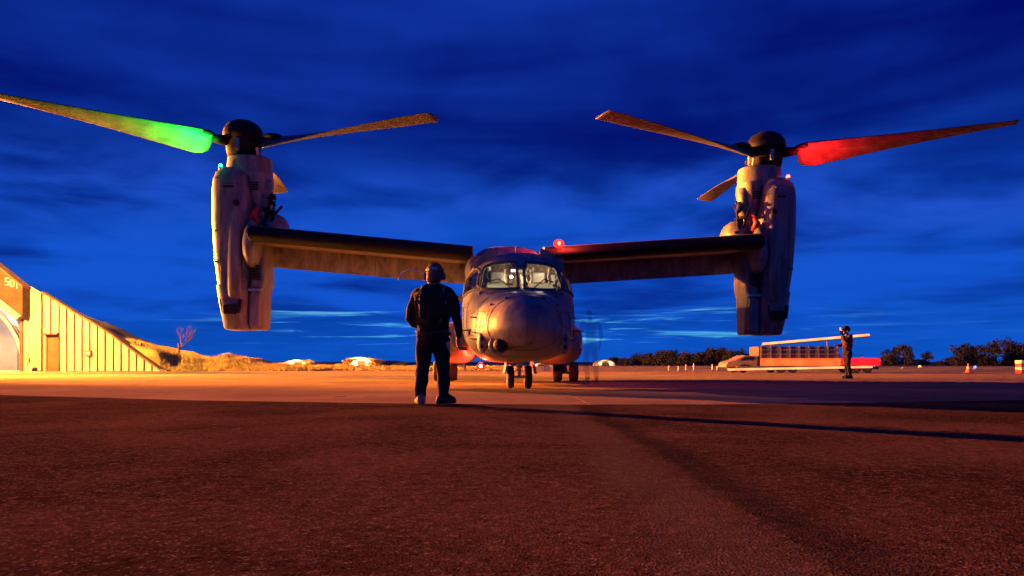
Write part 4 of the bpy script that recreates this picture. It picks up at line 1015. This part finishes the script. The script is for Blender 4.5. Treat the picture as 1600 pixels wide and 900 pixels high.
def person(name, loc, rz, J, label, cloth, face, headc, voxel=.009, bootm='boots_black', handdir=None, skinm='skin'):
    e = empty(name, loc, rz, label=label, cat='person')
    chains = [[J['pelvis'], J['spine'], J['chest'], J['neck'], J['skull']]]
    for t in ('l', 'r'):
        chains.append([J['chest'], J['sh'+t], J['ua'+t], J['el'+t], J['fa'+t], J['wr'+t]])
        chains.append([J['pelvis'], J['hip'+t], J['th'+t], J['kn'+t], J['ca'+t], J['an'+t]])
        chains.append([J['an'+t], J['to'+t]])
    V, Fc = skin_chain(chains); mb_ = MB(); mb_.add(V, Fc)
    for t, sd in (('l', 1), ('r', -1)):
        hd = handdir[t]; V, Fc = skin_chain(hand_chains(J['wr'+t][:3], hd[0], hd[1], hd[2]), 1); mb_.add(V, Fc)
    head_parts(mb_, headc, face)
    hc = Vector(headc); wl, wr_ = Vector(J['wrl'][:3]), Vector(J['wrr'][:3]); el_, er_ = Vector(J['fal'][:3]), Vector(J['far'][:3])
    def pick(c):
        if (c-hc).length < .17: return 1
        if (c-wl).length < .23 and (c-wl).dot(wl-el_) > 0: return 1
        if (c-wr_).length < .23 and (c-wr_).dot(wr_-er_) > 0: return 1
        return 0
    creased(mb_, .022, 9)
    body = remesh(mb_, 'body', voxel, [cloth, M[skinm] if isinstance(skinm, str) else skinm], pick, e)
    # boots over feet
    for t in ('l', 'r'):
        a, to = Vector(J['an'+t][:3]), Vector(J['to'+t][:3]); d = (to-a); d.z = 0; d.normalize(); heel = a-d*.07; rings_ = []
        sdv = Vector((-d.y, d.x, 0))
        for u, hw_, h_ in ((-.10, .035, .06), (-.085, .05, .10), (-.03, .055, .13), (.03, .053, .12), (.08, .052, .085), (.14, .055, .07), (.19, .045, .055), (.215, .02, .035)):
            c = a+d*u; c.z = 0
            rings_.append([c+sdv*hw_*math.cos(q)+Vector((0, 0, max(.0, h_/2+h_/2*math.sin(q)*1.1))) for q in (2*math.pi*k/14 for k in range(14))])
        bm_ = bootm if not isinstance(bootm, str) else M[bootm if t == 'l' else 'boots_black']
        b_ = MB().loft(rings_).obj('boot', bm_, e, smooth=True)
        MB().tube([a+Vector((0, 0, .02-a.z+.06)), a+Vector((0, 0, .2-a.z))], [.058, .062], 12).obj('boot_shaft', bm_ if t == 'r' or bm_ is not M['boots'] else M['cloth'], b_, smooth=True)
    return e, body
def v4(x, y, z, r): return (x, y, z, r)
# --- groundcrew member close to the camera, back to us
J1 = dict(pelvis=v4(0, 0, .80, .145), spine=v4(0, .03, .98, .15), chest=v4(0, .05, 1.20, .17), neck=v4(0, .09, 1.40, .07), skull=v4(0, .12, 1.49, .07),
    shl=v4(-.175, .05, 1.30, .085), ual=v4(-.235, .03, 1.17, .07), ell=v4(-.275, .02, 1.02, .062), fal=v4(-.25, .12, .96, .05), wrl=v4(-.19, .22, .93, .034),
    shr=v4(.175, .05, 1.30, .085), uar=v4(.235, .04, 1.17, .07), elr=v4(.275, .02, 1.01, .060), far=v4(.29, .05, .90, .05), wrr=v4(.29, .09, .79, .034),
    hipl=v4(-.095, 0, .74, .11), thl=v4(-.115, .02, .58, .098), knl=v4(-.125, .03, .43, .078), cal=v4(-.145, 0, .27, .078), anl=v4(-.15, -.01, .10, .062), tol=v4(-.19, .13, .045, .045),
    hipr=v4(.095, 0, .74, .11), thr=v4(.10, .02, .58, .098), knr=v4(.105, .03, .43, .078), car=v4(.115, .01, .27, .080), anr=v4(.12, 0, .10, .066), tor=v4(.20, .12, .045, .045))
p1, b1 = person('person', (-.93, 8.70, .016), 0, J1, 'groundcrew member in black seen from behind, facing the aircraft nose', M['cloth'], (0, 1, -.25), (0, .13, 1.535), .009, 'boots',
    {'l': ((.5, .6, -.3), (.3, .2, .9), (.6, -.3, -.5)), 'r': ((0, .15, -1), (0, 1, .1), (-1, .2, 0))})
hm = MB(); hm.ell((0, .125, 1.575), (.105, .125, .105), 20, 12); hm.ell((0, .06, 1.50), (.092, .075, .085), 14, 10); hm.box((-.09, .2, 1.57), (.09, .30, 1.59))
ho = hm.obj('helmet', M['helmet'], p1, smooth=True)
for s in (-1, 1): MB().lathe([(.0, -.03), (.045, -.025), (.05, .0), (.045, .025), (.0, .03)], (s*.105, .13, 1.525), 14, 'X').obj('ear_cup', M['paint_dark'], ho, smooth=True)
MB().tube([(.108*math.cos(q), .125, 1.555+.125*math.sin(q)) for q in (math.pi*k/16 for k in range(17))], .012, 6).obj('headset_band', M['void'], ho, smooth=True)
MB().box((-.05, .0, 1.585), (.05, .02, 1.625)).obj('strobe_pouch', M['metal'], ho, bevel=.006)
# padded jacket and tool vest hanging open at the hem
def torso_shell(z, hx, hy, cy, n=28): return [(hx*math.copysign(abs(math.cos(q))**.85, math.cos(q)), cy+hy*math.sin(q), z+.012*math.sin(3*q+z*20)) for q in (2*math.pi*k/n for k in range(n))]
jk = MB().loft([torso_shell(*a) for a in ((.70, .185, .14, .0), (.76, .19, .150, .0), (.90, .185, .155, .01), (1.02, .19, .165, .03), (1.18, .215, .175, .04), (1.30, .215, .155, .05), (1.37, .16, .115, .07), (1.42, .10, .09, .09))])
jb = MB(); zz = [.70+.72*k/44 for k in range(45)]
TS = ((.70, .185, .14, .0), (.76, .19, .150, .0), (.90, .185, .155, .01), (1.02, .205, .17, .03), (1.18, .245, .185, .04), (1.30, .25, .165, .05), (1.37, .19, .12, .07), (1.42, .10, .09, .09))
jb.loft([torso_shell(z, *[lerp_tab([(t[0], t[i]) for t in TS], z) for i in (1, 2, 3)], 64) for z in zz])
creased(jb, .030, 8); creased(jb, .012, 26); jb.obj('jacket', M['cloth'], p1, smooth=True)
for s in (-1, 1): MB().tube([(s*.10, -.17, .95), (s*.12, -.165, 1.15), (s*.13, -.10, 1.34), (s*.13, .05, 1.40)], .014, 6).obj('vest_strap', mat('grey_webbing', (.09, .08, .06), .8, 0, .2), p1)
MB().box((-.17, -.165, 1.17), (.17, -.155, 1.205)).obj('reflective_tape', mat('dull_reflective_tape', (.16, .15, .12), .5, 0, .2), p1)
MB().box((-.15, -.20, 1.0), (.15, -.13, 1.30)).obj('back_pouch', M['cloth'], p1, bevel=.03)
MB().tube([torso_shell(.84, .197, .16, .005)[k % 28] for k in range(29)], .02, 6, cap=False).obj('belt', M['boots_black'], p1)
# pale light trail past the shoulder, modelled as a solid looping cord
MB().tube([(-.09, .16, 1.53), (-.20, .22, 1.60), (-.32, .22, 1.615), (-.41, .18, 1.56), (-.435, .16, 1.49)], [.006, .008, .009, .010, .016], 8).obj('light_trail_cord', mat('pale_trail', (.7, .66, .6), .5, 0, 0), p1, smooth=True)
# --- marshaller, in profile facing the aircraft
J2 = dict(pelvis=v4(0, 0, .95, .14), spine=v4(0, -.01, 1.13, .14), chest=v4(0, 0, 1.34, .165), neck=v4(0, .03, 1.52, .065), skull=v4(0, .05, 1.62, .065),
    shl=v4(-.18, .02, 1.45, .085), ual=v4(-.23, .10, 1.36, .07), ell=v4(-.22, .22, 1.30, .06), fal=v4(-.18, .28, 1.42, .05), wrl=v4(-.15, .31, 1.54, .034),
    shr=v4(.18, .02, 1.45, .085), uar=v4(.25, -.03, 1.32, .07), elr=v4(.26, -.04, 1.18, .06), far=v4(.24, .10, 1.15, .05), wrr=v4(.22, .22, 1.16, .034),
    hipl=v4(-.09, 0, .90, .105), thl=v4(-.10, .03, .70, .095), knl=v4(-.10, .05, .50, .075), cal=v4(-.10, .0, .30, .07), anl=v4(-.10, -.02, .10, .055), tol=v4(-.11, .13, .045, .042),
    hipr=v4(.09, 0, .90, .105), thr=v4(.10, -.02, .70, .095), knr=v4(.11, -.03, .50, .075), car=v4(.11, -.06, .30, .07), anr=v4(.11, -.08, .10, .055), tor=v4(.12, .07, .045, .042))
p2, b2 = person('person', (11.62, 25.5, 0), R(90+12), J2, 'marshaller in dark coverall with helmet, standing in profile in front of the lit truck', M['cloth2'], (0, 1, 0), (0, .06, 1.665), .011, 'boots_black',
    {'l': ((.1, .1, 1), (1, 0, .1), (.2, -1, .1)), 'r': ((0, 1, .1), (-.2, .1, 1), (-1, .1, -.2))})
hm = MB(); hm.ell((0, .045, 1.715), (.12, .14, .12), 18, 12); hm.box((-.07, .13, 1.68), (.07, .20, 1.72)); ho = hm.obj('helmet', M['hub'], p2, smooth=True)
for s in (-1, 1): MB().lathe([(.0, -.03), (.05, -.025), (.055, .0), (.05, .025), (.0, .03)], (s*.115, .05, 1.66), 14, 'X').obj('ear_cup', M['rust'], ho, smooth=True)
vt = MB().loft([torso_shell(*a) for a in ((1.02, .17, .14, 0), (1.15, .175, .15, 0), (1.32, .20, .175, .01), (1.44, .17, .14, .02), (1.49, .11, .1, .03))]).obj('float_vest', mat('maroon_vest', (.07, .02, .02), .8, 0, .4, 9), p2, smooth=True)
for zz in (1.14, 1.30):
    pp = torso_shell(zz, .195, .17, .005); MB().tube(pp+[pp[0]], .014, 5, cap=False).obj('vest_strap', M['rust'], vt)
wq = Matrix.Translation(p2.location) @ p2.rotation_euler.to_matrix().to_4x4() @ Vector((-.13, .36, 1.64))
wd = empty('marshalling_wand', wq, R(102), label='short glowing marshalling wand held up at the marshaller\'s face', cat='wand')
MB().tube([(0, 0, -.12), (0, 0, .02)], .018, 10).obj('grip', M['boot'], wd, smooth=True)
MB().tube([(0, 0, .022), (0, .02, .12)], [.026, .02], 10).obj('light_tube', M['wand_glow'], wd, smooth=True)
# --- faint third groundcrew member beside the aircraft
def faint(color, f):
    m = mat('faint_figure', color, .9, 0, .2, 6); g = NG(m.node_tree); b = g.n['Principled BSDF']; lw = g.node('ShaderNodeLayerWeight'); lw.inputs[0].default_value = .5; g.put(b.inputs['Alpha'], g.ramp(g.math('ADD', lw.outputs['Facing'], g.math('MULTIPLY', g.noise(g.node('ShaderNodeTexCoord').outputs['Object'], 6, 3), .25)), .25, .85, f, 0)); return m
J3 = {k: (v_[0], v_[1], v_[2], v_[3]) for k, v_ in J2.items()}
J3.update(ell=v4(-.27, -.02, 1.17, .06), ual=v4(-.24, 0, 1.31, .07), fal=v4(-.27, .03, 1.05, .05), wrl=v4(-.26, .08, .93, .034), elr=v4(.27, -.02, 1.17, .06), uar=v4(.24, 0, 1.31, .07), far=v4(.27, .03, 1.05, .05), wrr=v4(.26, .08, .93, .034))
fm = faint((.02, .02, .035), .20)
p3, b3 = person('person', (1.84, 17.2, 0), R(20), J3, 'faint translucent groundcrew figure standing right of the aircraft nose', fm, (0, 1, 0), (0, .06, 1.665), .011, fm,
    {'l': ((0, .15, -1), (0, 1, .1), (1, 0, 0)), 'r': ((0, .15, -1), (0, 1, .1), (-1, 0, 0))}, skinm=fm)

# ================================================================== FLOODLIGHT MASTS (outside the frame; sodium mast and unseen fill lights)
def mast(loc, h, label, aim):
    e = empty('floodlight_mast', (loc[0], loc[1], 0), math.atan2(-(aim[0]-loc[0]), aim[1]-loc[1]), label=label, cat='floodlight')
    MB().tube([(0, -.35, 0), (0, -.35, h-.2), (0, -.35, h+.4)], [.12, .09, .07], 12).obj('mast', M['metal'], e, smooth=True)
    MB().box((-.55, -.55, h-.28), (.55, -.20-.02, h+.28)).obj('lamp_head', M['paint_dark'], e, bevel=.03)
    MB().box((-.3, -.65, 0), (.3, -.05, .25)).obj('base', M['concrete'], e)
mast((KEY[0], KEY[1]), KEY[2], 'tall sodium floodlight mast beside the shelter', (0, 15))
mast((FILL[0], FILL[1]), FILL[2], 'unseen fill light tower added to light the aircraft nose', (0, 15))
mast((APR_FILL[0], APR_FILL[1]), APR_FILL[2], 'unseen fill light mast added to brighten the apron concrete', (-10, 33))
mast((LOW[0], LOW[1]), LOW[2], 'unseen fill light stand beside the rotor, aimed up', (-4, 19))
